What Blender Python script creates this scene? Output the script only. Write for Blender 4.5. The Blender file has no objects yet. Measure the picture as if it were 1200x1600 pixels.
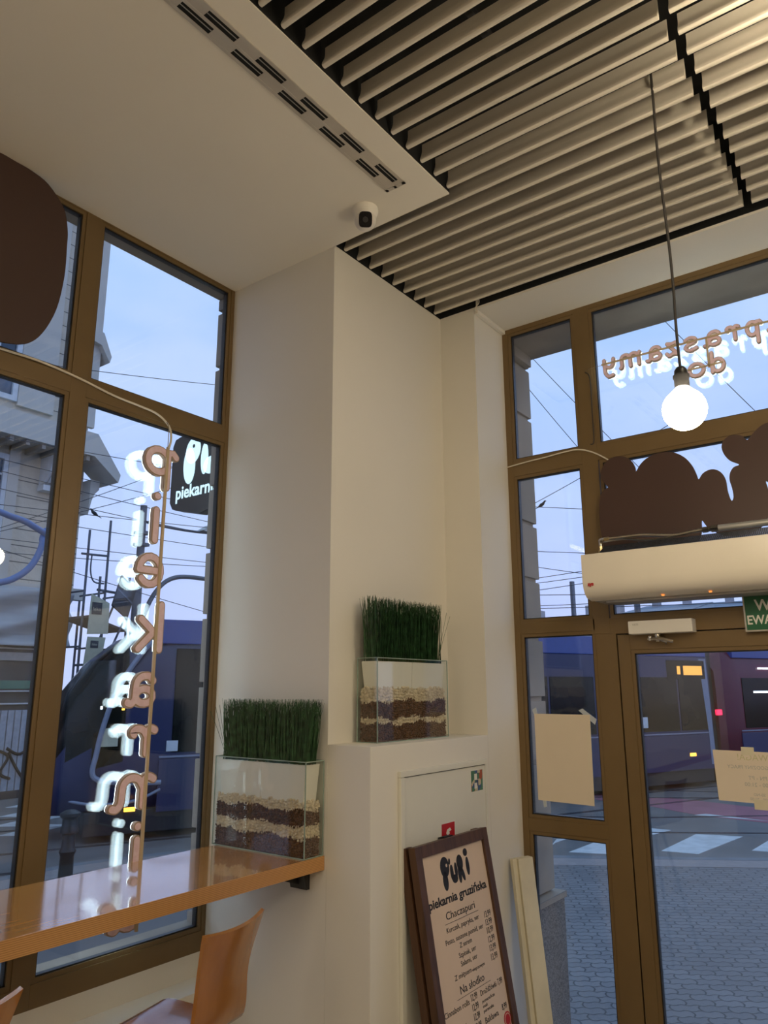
import bpy, bmesh, math, random
from mathutils import Vector, Matrix
C = bpy.context.scene.collection
R = random.Random(7)
PI = math.pi

# ------------------------------------------------------------------ materials
def newmat(name):
    m = bpy.data.materials.new(name); m.use_nodes = True
    return m, m.node_tree.nodes, m.node_tree.links, m.node_tree.nodes['Principled BSDF']

def mat(name, col, rough=.6, metal=0, var=.06, scale=8, bump=0, coat=0, stretch=(1, 1, 1), col2=None, emis=None, es=0, detail=3, bscale=None):
    m, N, L, b = newmat(name)
    b.inputs['Roughness'].default_value = rough
    b.inputs['Metallic'].default_value = metal
    b.inputs['Coat Weight'].default_value = coat
    b.inputs['Coat Roughness'].default_value = .06; b.inputs['Coat IOR'].default_value = 1.65 if coat >= 1 else 1.5
    tc = N.new('ShaderNodeTexCoord'); mp = N.new('ShaderNodeMapping'); mp.inputs['Scale'].default_value = stretch
    L.new(tc.outputs['Object'], mp.inputs['Vector'])
    no = N.new('ShaderNodeTexNoise'); no.inputs['Scale'].default_value = scale; no.inputs['Detail'].default_value = detail
    L.new(mp.outputs[0], no.inputs['Vector'])
    mx = N.new('ShaderNodeMix'); mx.data_type = 'RGBA'
    c2 = col2 or tuple(max(0, c * (1 - var * 2)) for c in col)
    mx.inputs['A'].default_value = (*c2, 1); mx.inputs['B'].default_value = (*col, 1)
    cr = N.new('ShaderNodeMapRange'); cr.inputs['From Min'].default_value = .35; cr.inputs['From Max'].default_value = .65
    L.new(no.outputs['Fac'], cr.inputs['Value']); L.new(cr.outputs[0], mx.inputs['Factor'])
    L.new(mx.outputs['Result'], b.inputs['Base Color'])
    if bump:
        bp = N.new('ShaderNodeBump'); bp.inputs['Strength'].default_value = bump; bp.inputs['Distance'].default_value = .002
        n2 = N.new('ShaderNodeTexNoise'); n2.inputs['Scale'].default_value = bscale or scale * 6; n2.inputs['Detail'].default_value = 4
        L.new(mp.outputs[0], n2.inputs['Vector']); L.new(n2.outputs['Fac'], bp.inputs['Height']); L.new(bp.outputs[0], b.inputs['Normal'])
    if emis:
        b.inputs['Emission Color'].default_value = (*emis, 1); b.inputs['Emission Strength'].default_value = es
    return m

def glassmat(name, tint=(1, 1, 1), ior=1.36):
    m = bpy.data.materials.new(name); m.use_nodes = True; N = m.node_tree.nodes; L = m.node_tree.links
    N.clear(); out = N.new('ShaderNodeOutputMaterial')
    tr = N.new('ShaderNodeBsdfTransparent'); tr.inputs[0].default_value = (*tint, 1)
    gl = N.new('ShaderNodeBsdfGlossy'); gl.inputs['Roughness'].default_value = 0.0; gl.inputs['Color'].default_value = (1, 1, 1, 1)
    ge = N.new('ShaderNodeNewGeometry'); mi = N.new('ShaderNodeMapRange')
    mi.inputs['To Min'].default_value = ior; mi.inputs['To Max'].default_value = 1 / ior
    L.new(ge.outputs['Backfacing'], mi.inputs['Value'])
    fr = N.new('ShaderNodeFresnel'); L.new(mi.outputs[0], fr.inputs['IOR'])
    mx = N.new('ShaderNodeMixShader'); L.new(fr.outputs[0], mx.inputs[0]); L.new(tr.outputs[0], mx.inputs[1]); L.new(gl.outputs[0], mx.inputs[2])
    L.new(mx.outputs[0], out.inputs[0]); return m

def wood(name, c1, c2, axis=0, rough=.3, coat=.6, freq=40):
    st = [freq, freq, freq]; st[axis] = freq * .06
    return mat(name, c1, rough, 0, .1, 1, 0.0, coat, tuple(st), c2, detail=5)

M = {}
M['wall'] = mat('wall_paint', (.79, .76, .685), .8, var=.012, scale=1.5, bump=.12, bscale=60)
M['darkwall'] = mat('darkened_wall', (.20, .16, .13), .7, var=.1)  # unseen walls darkened so the glass reflects a dimmer room
M['ceil'] = mat('soffit_paint', (.84, .80, .71), .8, var=.02, scale=1.2, bump=.15, bscale=14)
M['bronze'] = mat('bronze_frame', (.205, .135, .058), .36, .25, var=.04, scale=5)
M['gasket'] = mat('black_gasket', (.012, .012, .014), .4)
M['glass'] = glassmat('window_glass', (.985, .99, .99))
M['tankglass'] = glassmat('tank_glass', (.97, .985, .975))
M['glassedge'] = mat('glass_edge', (.32, .42, .36), .15, var=.1)
M['black'] = mat('void_black', (.006, .007, .008), .9)
M['slat'] = mat('slat_beige', (.70, .65, .56), .45, var=.03, scale=3)
M['white'] = mat('white_plastic', (.82, .79, .72), .4, var=.01)
M['ac'] = mat('air_curtain_enamel', (.84, .78, .66), .28, var=.01)
M['grey'] = mat('grey_metal', (.42, .41, .39), .4, .5)
M['vent'] = mat('vent_alu', (.55, .51, .45), .45, .3)
M['dark'] = mat('dark_plastic', (.02, .02, .022), .35)
M['lens'] = mat('lens_black', (.01, .01, .012), .08)
M['chrome'] = mat('chrome', (.62, .58, .5), .2, 1)
M['brown'] = mat('brown_board', (.062, .030, .022), .5, var=.03, scale=3)
M['brownedge'] = mat('brown_edge', (.03, .014, .01), .6)
M['pink'] = mat('letter_pink', (.88, .66, .76), .4, var=.08, scale=60, col2=(.95, .76, .86))
M['tan'] = mat('letter_tan', (.50, .36, .27), .5)
M['lit'] = mat('letter_lit', (.8, .9, 1), .5, emis=(.72, .93, 1.0), es=13)
M['lit2'] = mat('letter_lit_small', (.8, .9, 1), .5, emis=(.72, .93, 1.0), es=12)
M['rod'] = mat('brass_rod', (.64, .51, .34), .4, 0)
M['cable'] = mat('white_cable', (.78, .72, .60), .5)
M['cord'] = mat('dark_cord', (.035, .03, .028), .6)
M['bulb'] = mat('bulb_glow', (1, .9, .75), .3, emis=(1.0, .83, .58), es=68)
M['board'] = wood('counter_wood', (.60, .30, .085), (.50, .23, .06), 0, .2, 1.0, 30)
def ply(name):
    m, N, L, b = newmat(name)
    tc = N.new('ShaderNodeTexCoord'); wv = N.new('ShaderNodeTexWave'); wv.bands_direction = 'Z'; wv.inputs['Scale'].default_value = 62; wv.inputs['Distortion'].default_value = .6
    wv.inputs['Detail'].default_value = 1; L.new(tc.outputs['Object'], wv.inputs['Vector'])
    mx = N.new('ShaderNodeMix'); mx.data_type = 'RGBA'; mx.inputs['A'].default_value = (.40, .19, .06, 1); mx.inputs['B'].default_value = (.62, .33, .12, 1)
    L.new(wv.outputs['Fac'], mx.inputs['Factor']); L.new(mx.outputs['Result'], b.inputs['Base Color']); b.inputs['Roughness'].default_value = .35
    return m
M['ply'] = ply('plywood_edge')
M['stool'] = wood('stool_wood', (.42, .17, .038), (.35, .135, .028), 2, .25, .6, 18)
M['walnut'] = wood('dark_walnut', (.105, .048, .022), (.06, .026, .012), 2, .5, .0, 40)
M['paper'] = mat('menu_paper', (.72, .56, .42), .65, var=.02)
M['ink'] = mat('ink', (.012, .011, .012), .6)
M['white_paper'] = mat('white_paper', (.78, .68, .54), .8, var=.01)
M['tape'] = mat('tape', (.72, .66, .48), .4)
M['tapeclear'] = mat('tape_grey', (.55, .6, .66), .35)
M['faint'] = mat('faint_print', (.50, .48, .42), .8)
M['faintyellow'] = mat('faint_yellow', (.62, .58, .33), .8)
M['cab'] = mat('cabinet_enamel', (.76, .75, .66), .4, var=.01)
M['red'] = mat('red_sticker', (.50, .012, .015), .4)
M['plank'] = mat('cream_plank', (.74, .68, .50), .5)
M['green'] = mat('sign_green', (.012, .13, .055), .35)
M['signwhite'] = mat('sign_white', (.8, .8, .72), .4)
M['alu'] = mat('aluminium', (.5, .48, .42), .35, .6)
M['grassmat'] = mat('plastic_grass', (.045, .125, .048), .4, var=.35, scale=40)
M['pebw'] = mat('cream_pebble', (.74, .63, .47), .6, var=.12, scale=60)
M['pebb'] = mat('brown_pebble', (.17, .080, .042), .4, var=.3, scale=90)
M['stone'] = mat('grey_stone', (.40, .33, .265), .85, var=.1, scale=4, bump=.5, bscale=40)
M['granite'] = mat('granite', (.30, .26, .23), .6, var=.35, scale=160, detail=2)
M['asphalt'] = mat('asphalt', (.175, .16, .155), .75, var=.12, scale=1.2, bump=.3, bscale=60)
M['slab'] = mat('concrete_slab', (.20, .20, .215), .7, var=.1, scale=2)
M['redlane'] = mat('red_asphalt', (.36, .14, .17), .8, var=.1, scale=2)
M['paint'] = mat('road_paint', (.62, .62, .62), .7, var=.1, scale=6)
M['rail'] = mat('tram_rail', (.07, .07, .08), .35, .6)
M['navy'] = mat('tram_navy', (.014, .020, .085), .35, var=.1, scale=.5, coat=.15)
M['blue'] = mat('tram_blue', (.03, .065, .27), .3, var=.05, coat=.2)
M['tramglass'] = mat('tram_window', (.010, .012, .012), .12, var=.4, scale=1)
M['tramglass'].node_tree.nodes['Principled BSDF'].inputs['Specular IOR Level'].default_value = .18
M['tramgrey'] = mat('tram_stripe', (.22, .25, .34), .3)
M['maroon'] = mat('tram_maroon', (.12, .012, .03), .25)
M['skirt'] = mat('tram_skirt', (.015, .016, .02), .5)
M['amber'] = mat('amber_lamp', (.9, .5, .1), .4, emis=(1, .42, .04), es=3.5)
M['amberdim'] = mat('amber_display', (.9, .5, .1), .4, emis=(1, .45, .06), es=.9)
M['redlamp'] = mat('red_lamp', (.9, .05, .1), .4, emis=(1, .02, .08), es=2.0)
M['whitelamp'] = mat('white_lamp', (.9, .9, .9), .4, emis=(.8, .9, 1), es=3)
M['pole'] = mat('street_pole', (.13, .14, .17), .5, .4)
M['wire'] = mat('wire_dark', (.05, .05, .06), .6)
M['bluetube'] = mat('blue_tube', (.10, .19, .42), .4)
M['scaf'] = mat('scaffold_steel', (.12, .13, .16), .5, .5)
M['scafdeck'] = mat('scaffold_deck', (.05, .052, .06), .7)
M['sheet'] = mat('plastic_sheet', (.42, .44, .46), .35, var=.15, scale=1.2, stretch=(.3, 1, 3))
M['banner'] = mat('banner_cream', (.52, .50, .36), .7)
M['fence'] = mat('hoarding_white', (.45, .48, .54), .6, var=.1)
M['shop'] = mat('shopfront_dark', (.09, .10, .11), .3, var=.2, scale=2)
M['greennet'] = mat('green_net', (.06, .22, .17), .7)
M['winglass'] = mat('far_window_glass', (.10, .14, .20), .1, var=.3, scale=1)
M['winwhite'] = mat('far_window_white', (.62, .65, .68), .5)
M['eave'] = mat('eave_timber', (.34, .30, .26), .7)
M['roofstone'] = mat('far_masonry', (.42, .38, .40), .85, var=.15, scale=.2)
M['rooftile'] = mat('far_roof', (.24, .27, .33), .8, var=.15, scale=.3)
M['signblack'] = mat('sign_slate', (.018, .022, .03), .35)
M['signlit'] = mat('sign_backlit', (.8, .9, 1), .5, emis=(.66, .93, 1.0), es=1.05)
M['bollard'] = mat('cast_iron', (.02, .021, .025), .4, .3)
M['floor'] = mat('floor_tile', (.45, .41, .35), .4, scale=2)
M['brass'] = mat('brass_fitting', (.55, .42, .22), .3, .8)
M['orange_glint'] = mat('underside_glint', (.8, .3, .1), .4, emis=(1, .3, .06), es=1.2)  # emissive stand-in for orange reflections under the air curtain

def facade(name):
    m, N, L, b = newmat(name); b.inputs['Roughness'].default_value = .85
    tc = N.new('ShaderNodeTexCoord'); sp = N.new('ShaderNodeSeparateXYZ'); L.new(tc.outputs['Object'], sp.inputs[0])
    dv = N.new('ShaderNodeMath'); dv.operation = 'MULTIPLY'; dv.inputs[1].default_value = 1 / .43; L.new(sp.outputs['Z'], dv.inputs[0])
    fr = N.new('ShaderNodeMath'); fr.operation = 'FRACT'; L.new(dv.outputs[0], fr.inputs[0])
    lt = N.new('ShaderNodeMath'); lt.operation = 'LESS_THAN'; lt.inputs[1].default_value = .06; L.new(fr.outputs[0], lt.inputs[0])
    no = N.new('ShaderNodeTexNoise'); no.inputs['Scale'].default_value = 5; no.inputs['Detail'].default_value = 5; L.new(tc.outputs['Object'], no.inputs['Vector'])
    a = N.new('ShaderNodeMix'); a.data_type = 'RGBA'; a.inputs['A'].default_value = (.50, .44, .355, 1); a.inputs['B'].default_value = (.64, .57, .47, 1); L.new(no.outputs['Fac'], a.inputs['Factor'])
    c = N.new('ShaderNodeMix'); c.data_type = 'RGBA'; c.inputs['B'].default_value = (.10, .09, .085, 1); L.new(lt.outputs[0], c.inputs['Factor']); L.new(a.outputs['Result'], c.inputs['A'])
    L.new(c.outputs['Result'], b.inputs['Base Color'])
    bp = N.new('ShaderNodeBump'); bp.inputs['Strength'].default_value = .8; bp.inputs['Distance'].default_value = .05; L.new(no.outputs['Fac'], bp.inputs['Height']); L.new(bp.outputs[0], b.inputs['Normal'])
    return m
M['facade'] = facade('facade_render')
M['facadeplain'] = mat('facade_plain', (.58, .54, .48), .85, var=.05, scale=.8)

def pavers(name):
    m, N, L, b = newmat(name); b.inputs['Roughness'].default_value = .55
    tc = N.new('ShaderNodeTexCoord'); mp = N.new('ShaderNodeMapping'); mp.inputs['Rotation'].default_value = (0, 0, math.radians(58))
    L.new(tc.outputs['Object'], mp.inputs['Vector'])
    sp = N.new('ShaderNodeSeparateXYZ'); L.new(mp.outputs[0], sp.inputs[0])
    def zig(o, f, amp):
        a = N.new('ShaderNodeMath'); a.operation = 'MULTIPLY'; a.inputs[1].default_value = f; L.new(o, a.inputs[0])
        s = N.new('ShaderNodeMath'); s.operation = 'SINE'; L.new(a.outputs[0], s.inputs[0])
        q = N.new('ShaderNodeMath'); q.operation = 'MULTIPLY'; q.inputs[1].default_value = amp; L.new(s.outputs[0], q.inputs[0]); return q.outputs[0]
    ax = N.new('ShaderNodeMath'); ax.operation = 'ADD'; L.new(sp.outputs['X'], ax.inputs[0]); L.new(zig(sp.outputs['Y'], 2 * PI / .22, .022), ax.inputs[1])
    ay = N.new('ShaderNodeMath'); ay.operation = 'ADD'; L.new(sp.outputs['Y'], ay.inputs[0]); L.new(zig(sp.outputs['X'], 2 * PI / .11, .010), ay.inputs[1])
    cb = N.new('ShaderNodeCombineXYZ'); L.new(ax.outputs[0], cb.inputs[0]); L.new(ay.outputs[0], cb.inputs[1])
    br = N.new('ShaderNodeTexBrick'); br.inputs['Scale'].default_value = 1; br.inputs['Brick Width'].default_value = .22; br.inputs['Row Height'].default_value = .11
    br.inputs['Mortar Size'].default_value = .008; br.inputs['Mortar Smooth'].default_value = .3
    br.inputs['Color1'].default_value = (.165, .15, .15, 1); br.inputs['Color2'].default_value = (.205, .187, .185, 1); br.inputs['Mortar'].default_value = (.055, .05, .05, 1)
    L.new(cb.outputs[0], br.inputs['Vector']); 
    no = N.new('ShaderNodeTexNoise'); no.inputs['Scale'].default_value = 1.2; L.new(tc.outputs['Object'], no.inputs['Vector'])
    mr = N.new('ShaderNodeMapRange'); mr.inputs['To Min'].default_value = .7; mr.inputs['To Max'].default_value = 1.2; L.new(no.outputs['Fac'], mr.inputs['Value'])
    mm = N.new('ShaderNodeVectorMath'); mm.operation = 'SCALE'; L.new(br.outputs['Color'], mm.inputs[0]); L.new(mr.outputs[0], mm.inputs['Scale'])
    L.new(mm.outputs[0], b.inputs['Base Color'])
    bp = N.new('ShaderNodeBump'); bp.inputs['Strength'].default_value = .6; bp.inputs['Distance'].default_value = .01; bp.invert = True
    L.new(br.outputs['Fac'], bp.inputs['Height']); L.new(bp.outputs[0], b.inputs['Normal'])
    return m
M['pavers'] = pavers('interlocking_pavers')

# ------------------------------------------------------------------ geometry
class MB:
    def __init__(s): s.v = []; s.f = []; s.m = []; s.cur = 0
    def add(s, vs, fs, mi=None):
        o = len(s.v); s.v += [tuple(p) for p in vs]; s.f += [tuple(i + o for i in f) for f in fs]; s.m += [s.cur if mi is None else mi] * len(fs); return s
    def box(s, x0, x1, y0, y1, z0, z1, mi=None):
        v = [(x, y, z) for x in (x0, x1) for y in (y0, y1) for z in (z0, z1)]
        return s.add(v, [(0, 1, 3, 2), (4, 6, 7, 5), (0, 4, 5, 1), (2, 3, 7, 6), (0, 2, 6, 4), (1, 5, 7, 3)], mi)
    def prism(s, pts, ax, a, b, mi=None):
        """2-D outline pts extruded along axis ax from a to b; pts are the two other coordinates in order."""
        def P(p, t):
            q = list(p); q.insert(ax, t); return tuple(q)
        n = len(pts); v = [P(p, a) for p in pts] + [P(p, b) for p in pts]
        return s.add(v, [tuple(range(n)), tuple(range(2 * n - 1, n - 1, -1))] + [(i, i + n, (i + 1) % n + n, (i + 1) % n) for i in range(n)], mi)
    def tube(s, pts, r, n=8, mi=None, caps=True):
        pts = [Vector(p) for p in pts]; rs = r if isinstance(r, (list, tuple)) else [r] * len(pts)
        vs = []; fs = []; up = None
        for i, p in enumerate(pts):
            t = (pts[min(i + 1, len(pts) - 1)] - pts[max(i - 1, 0)]).normalized()
            if up is None:
                up = Vector((0, 0, 1)) if abs(t.z) < .9 else Vector((1, 0, 0))
            a = (up - t * up.dot(t)).normalized(); b = t.cross(a); up = a
            for k in range(n):
                w = 2 * PI * k / n; vs.append(tuple(p + (a * math.cos(w) + b * math.sin(w)) * rs[i]))
        for i in range(len(pts) - 1):
            for k in range(n):
                fs.append((i * n + k, i * n + (k + 1) % n, (i + 1) * n + (k + 1) % n, (i + 1) * n + k))
        if caps: fs += [tuple(range(n))[::-1], tuple((len(pts) - 1) * n + k for k in range(n))]
        return s.add(vs, fs, mi)
    def lathe(s, prof, n=24, o=(0, 0, 0), ax=(0, 0, 1), mi=None):
        """prof [(r, h)] turned about axis ax through o"""
        q = Vector((0, 0, 1)).rotation_difference(Vector(ax).normalized()); vs = []; fs = []
        for r, h in prof:
            for k in range(n):
                w = 2 * PI * k / n; vs.append(tuple(Vector(o) + q @ Vector((r * math.cos(w), r * math.sin(w), h))))
        for i in range(len(prof) - 1):
            for k in range(n):
                fs.append((i * n + k, i * n + (k + 1) % n, (i + 1) * n + (k + 1) % n, (i + 1) * n + k))
        fs += [tuple(range(n))[::-1], tuple((len(prof) - 1) * n + k for k in range(n))]
        return s.add(vs, fs, mi)
    def build(s, name, mats, parent=None, bevel=0, smooth=False, matrix=None, hole=False):
        me = bpy.data.meshes.new(name); me.from_pydata(s.v, [], s.f)
        for m in (mats if isinstance(mats, (list, tuple)) else [mats]): me.materials.append(M[m] if isinstance(m, str) else m)
        me.polygons.foreach_set('material_index', s.m)
        bm = bmesh.new(); bm.from_mesh(me)
        if len(bm.verts) < 60000 and not hole: bmesh.ops.recalc_face_normals(bm, faces=bm.faces)
        if bevel: bmesh.ops.bevel(bm, geom=list(bm.edges), offset=bevel, segments=2, profile=.7, affect='EDGES', clamp_overlap=True)
        bm.to_mesh(me); bm.free()
        if smooth:
            me.polygons.foreach_set('use_smooth', [True] * len(me.polygons))
            try: me.set_sharp_from_angle(angle=math.radians(40))
            except Exception: pass
        if matrix is not None: me.transform(matrix)
        o = bpy.data.objects.new(name, me); C.objects.link(o)
        if parent: o.parent = parent
        return o

def thing(name, label, cat, group=None, loc=(0, 0, 0), rz=0, kind=None):
    o = bpy.data.objects.new(name, None); C.objects.link(o); o.location = loc; o.rotation_euler = (0, 0, rz); o.empty_display_size = .1
    return tag(o, label, cat, group, kind)
def tag(o, label=None, cat=None, group=None, kind=None):
    if label: o['label'] = label
    if cat: o['category'] = cat
    if group: o['group'] = group
    if kind: o['kind'] = kind
    return o
def struct(o, label): return tag(o, label, kind='structure')

def catmull(pts, n=6, closed=False):
    if len(pts) < 3: return [tuple(p) for p in pts]
    out = []; m = len(pts); rng = range(m) if closed else range(m - 1)
    g = (lambda i: pts[i % m]) if closed else (lambda i: pts[min(max(i, 0), m - 1)])
    for i in rng:
        p0, p1, p2, p3 = g(i - 1), g(i), g(i + 1), g(i + 2)
        for k in range(n):
            t = k / n
            out.append(tuple(.5 * (2 * p1[j] + (p2[j] - p0[j]) * t + (2 * p0[j] - 5 * p1[j] + 4 * p2[j] - p3[j]) * t * t + (3 * p1[j] - p0[j] - 3 * p2[j] + p3[j]) * t ** 3) for j in range(len(p1))))
    if not closed: out.append(tuple(pts[-1]))
    return out

def textmesh(mb, s, size, T, mi=0, align='CENTER', sx=1, ext=.0006, font_bold=0):
    """flat lettering with a little thickness; T maps (u right, v up, w out of the face) to the place"""
    cu = bpy.data.curves.new('lettering', 'FONT'); cu.body = s; cu.size = size; cu.align_x = align; cu.extrude = ext; cu.resolution_u = 3; cu.offset = font_bold
    ob = bpy.data.objects.new('lettering', cu); C.objects.link(ob)
    dg = bpy.context.evaluated_depsgraph_get(); me = bpy.data.meshes.new_from_object(ob.evaluated_get(dg))
    mb.add([T(v.co.x * sx, v.co.y, v.co.z + ext) for v in me.vertices], [tuple(p.vertices) for p in me.polygons], mi)
    bpy.data.objects.remove(ob); bpy.data.curves.remove(cu); bpy.data.meshes.remove(me)

# ------------------------------------------------------------------ the place: constants (metres; street at 0)
XR, YE, YC, XB, XD, YL, ZC = 3.36, 1.721, 1.923, 2.208, 3.061, 2.558, 4.283
XO, YO = 3.80, 2.80          # outer faces of the building
FZ = .55                     # inside floor

# room shell
struct(MB().box(-4.2, XR + .1, -4.2, YL + .1, FZ - .2, FZ).build('floor', 'floor'), 'tiled floor inside the bakery')
struct(MB().box(-4.4, -4.2, -4.4, YO, -.1, 5.2).build('wall_back', 'darkwall'), 'plain inner wall facing the glass door')
struct(MB().box(-4.2, XO, -4.4, -4.2, -.1, 5.2).build('wall_far_side', 'darkwall'), 'plain inner wall facing the counter window')
w = MB(); w.box(-4.2, XB, YL, YO, -.1, 1.39); w.box(-4.2, -.02, YL, YO, 1.39, 4.31)
w.box(-4.2, XO, YL + .036, YO, 4.392, 6.6); w.box(-4.2, XB, YL, YL + .036, 4.31, 5.2)
w.box(XB, XO, YC, YL + .036, -.1, 5.2); w.box(2.36, XO, YL + .036, YO, -.1, 4.395)
struct(w.build('wall_window_side', 'wall'), 'cream wall and pillar around the counter window')
w = MB(); w.box(XD, XR + .036, YE, YC, -.1, 5.2); w.box(XR + .036, XO, 1.82, YC, -.1, 4.315); w.box(XR + .036, XO, -4.2, YC, 4.315, 6.6)
w.box(XR - .02, XO, -4.2, -.62, -.1, 4.315)
struct(w.build('wall_door_side', 'wall'), 'cream wall beside and above the glass door')
struct(MB().box(XB, XD, YE, YC, -.1, 2.197).build('wall_ledge', 'wall', bevel=.003), 'low cream wall box with ledge under the taller glass planter')
struct(MB().box(XD - .003, XR + .036, -4.2, YE, ZC - .006, 5.2).build('ceiling_bulkhead', 'wall'), 'cream bulkhead above the glass door')
struct(MB().box(-4.2, XB, 1.333, YL + .0, ZC, 5.2).build('ceiling', 'ceil'), 'smooth cream lowered ceiling over the counter')
struct(MB().box(-4.2, XD, -4.2, YC, 4.75, 4.85).build('ceiling_void', 'black'), 'black void above the ceiling slats')
struct(MB().box(XB, XD, YC - .002, YC - .0005, ZC + .006, 4.75).box(XD - .006, XD - .003, -4.2, YC, ZC + .006, 4.75).box(-4.2, XB, 1.3315, 1.333, ZC + .006, 4.75).box(XB, XB + .0015, 1.333, YC, ZC + .006, 4.75).build('trim_1', 'black'), 'black lining around the slatted ceiling opening')
# sill shelf below the counter window
struct(MB().box(-1.0, XB - .001, 2.43, YL - .001, FZ, 1.305).build('trim_2', 'wall', bevel=.004), 'low cream bench box below the counter window')

# exterior rusticated stone around both openings
def stonework():
    z = -.1; k = 0
    w = MB()
    while z < 4.38:                                   # right jamb of the left window
        z1 = min(z + .315, 4.392); w.box(2.335, 3.0, YL + .04, YO + .03, z + .012, z1 - .012); w.box(2.347, 3.0, YL + .04, YO + .015, z1 - .013, z1 + .013); z = z1
    struct(w.build('trim_3', 'stone', bevel=.004), 'grey rusticated stone jamb outside the counter window')
    w = MB(); z = 1.40; 
    while z < 4.30:
        z1 = min(z + .315, 4.315); w.box(XR + .04, XO + .03, 1.795, 2.4, z + .012, z1 - .012); w.box(XR + .04, XO + .015, 1.81, 2.4, z1 - .013, z1 + .013); z = z1
    struct(w.build('trim_4', 'stone', bevel=.004), 'grey rusticated stone jamb outside the door window')
    w = MB(); w.box(XR + .04, XO + .06, 1.760, 2.4, -.1, 1.37, 0); w.box(XR + .04, XO + .07, 1.750, 2.4, 1.37, 1.40, 1)
    struct(w.build('trim_5', ['granite', 'stone'], bevel=.003), 'speckled granite plinth at the foot of the stone jamb')
    w = MB(); w.box(-1, 2.6, YL + .04, YO + .03, 4.385, 4.60); w.box(XR + .04, XO + .03, -4, 2.4, 4.30, 4.5); w.box(XR + .04, XO + .0, 1.765, 1.80, 4.24, 4.30)
    struct(w.build('trim_6', 'stone'), 'grey stone lintels outside both windows')
    w = MB(); w.box(-1, 2.4, YL + .037, YO + .05, 1.36, 1.42); struct(w.build('trim_7', 'stone'), 'grey stone sill outside the counter window')
stonework()

# ------------------------------------------------------------------ glazed walls
def pane_mesh(ax, face, a0, a1, z0, z1):
    w = MB()
    for d in (0, .014):
        if ax == 1: w.box(a0, a1, face + d, face + d + .004, z0, z1)
        else: w.box(face + d, face + d + .004, a0, a1, z0, z1)
    return w
def bar(w, ax, f0, f1, a0, a1, z0, z1):
    if ax == 1: w.box(a0, a1, f0, f1, z0, z1)
    else: w.box(f0, f1, a0, a1, z0, z1)
def opening(parent, ax, face, a0, a1, z0, z1, bead=.016):
    """glazing bead, gasket and double pane of one opening whose visible glass is a0..a1, z0..z1"""
    b = MB()
    f0, f1 = face + .004, face + .010
    for (p0, p1, q0, q1) in ((a0 - bead, a1 + bead, z1, z1 + bead), (a0 - bead, a1 + bead, z0 - bead, z0), (a0 - bead, a0, z0, z1), (a1, a1 + bead, z0, z1)):
        bar(b, ax, f0, face + .034, p0, p1, q0, q1)
    b.build('glazing_bead', 'bronze', parent)
    g = MB(); t = .005
    for (p0, p1, q0, q1) in ((a0, a1, z1 - t, z1), (a0, a1, z0, z0 + t), (a0, a0 + t, z0, z1), (a1 - t, a1, z0, z1)):
        bar(g, ax, f1, face + .033, p0, p1, q0, q1)
    g.build('gasket', 'gasket', parent)
    pane_mesh(ax, face + .013, a0, a1, z0, z1).build('pane', 'glass', parent)

# counter window (plane Y = YL)
W1 = struct(thing('window_1', None, None), 'tall bronze framed window behind the wooden counter')
B = .016
fr = MB()
xs = [(-.02, .02), (.645, .745), (1.402, 1.500), (2.170, 2.207)]
for a, b in xs: fr.box(a + (B if a > 0 else 0), b - (B if b < 2.2 else 0), YL, YL + .036, 1.39, 4.31)
for i in range(3):
    x0, x1 = xs[i][1] - B, xs[i + 1][0] + B
    fr.box(x0, x1, YL, YL + .036, 4.262 + B, 4.31); fr.box(x0, x1, YL, YL + .036, 3.488 + B, 3.588 - B); fr.box(x0, x1, YL, YL + .036, 1.39, 1.480 - B)
fr.build('window_frame', 'bronze', W1, bevel=.0015)
for i in range(3):
    for z0, z1 in ((1.48, 3.488), (3.588, 4.262)): opening(W1, 1, YL, xs[i][1], xs[i + 1][0], z0, z1)

# glazed door wall (plane X = XR)
W2 = struct(thing('window_2', None, None), 'bronze framed glazing around the entrance door')
fr = MB(); f0, f1 = XR, XR + .036
fr.box(f0, f1, 1.673 + B, 1.722, .55, 4.30)                      # left upright
fr.box(f0, f1, 1.240 + B * 0, 1.335 - B, 2.64, 4.30)             # mullion up high
fr.box(f0, f1, 1.215, 1.327 - B, .55, 2.64)                      # mullion beside the door
fr.box(f0, f1, 1.335 - B, 1.673 + B, 4.236 + B, 4.30); fr.box(f0, f1, -.6, 1.240, 4.236 + B, 4.30)
fr.box(f0, f1, 1.335 - B, 1.673 + B, 3.440 + B, 3.548 - B); fr.box(f0, f1, -.6, 1.240, 3.446 + B, 3.548 - B)
fr.box(f0, f1, 1.327 - B, 1.673 + B, 2.641 + B, 2.727 - B); fr.box(f0, f1, -.6, 1.240, 2.637, 2.724 - B)
fr.box(f0, f1, 1.327 - B, 1.673 + B, 1.745 + B, 1.832 - B); fr.box(f0, f1, 1.327 - B, 1.673 + B, .55, .66 - B)
fr.box(f0, f1, .13, .215, .55, 2.64); fr.box(f0, f1, -.6, -.55, .55, 4.30); fr.box(f0, f1, -.55, .13, .55, .66 - B)
fr.build('window_frame', 'bronze', W2, bevel=.0015)
for a0, a1, z0, z1 in ((1.335, 1.673, 3.548, 4.236), (1.335, 1.673, 2.727, 3.440), (1.327, 1.673, 1.832, 2.641), (1.327, 1.673, .66, 1.745),
                       (-.534, 1.240 - B, 3.548, 4.236), (-.534, 1.236 - B, 2.724, 3.446), (-.534, .114, .66, 2.62)):
    opening(W2, 0, XR, a0, a1, z0, z1)
D1 = struct(thing('door_1', None, None), 'bronze framed glass entrance door with door closer')
dl = MB(); y0, y1 = .222, 1.208
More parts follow.
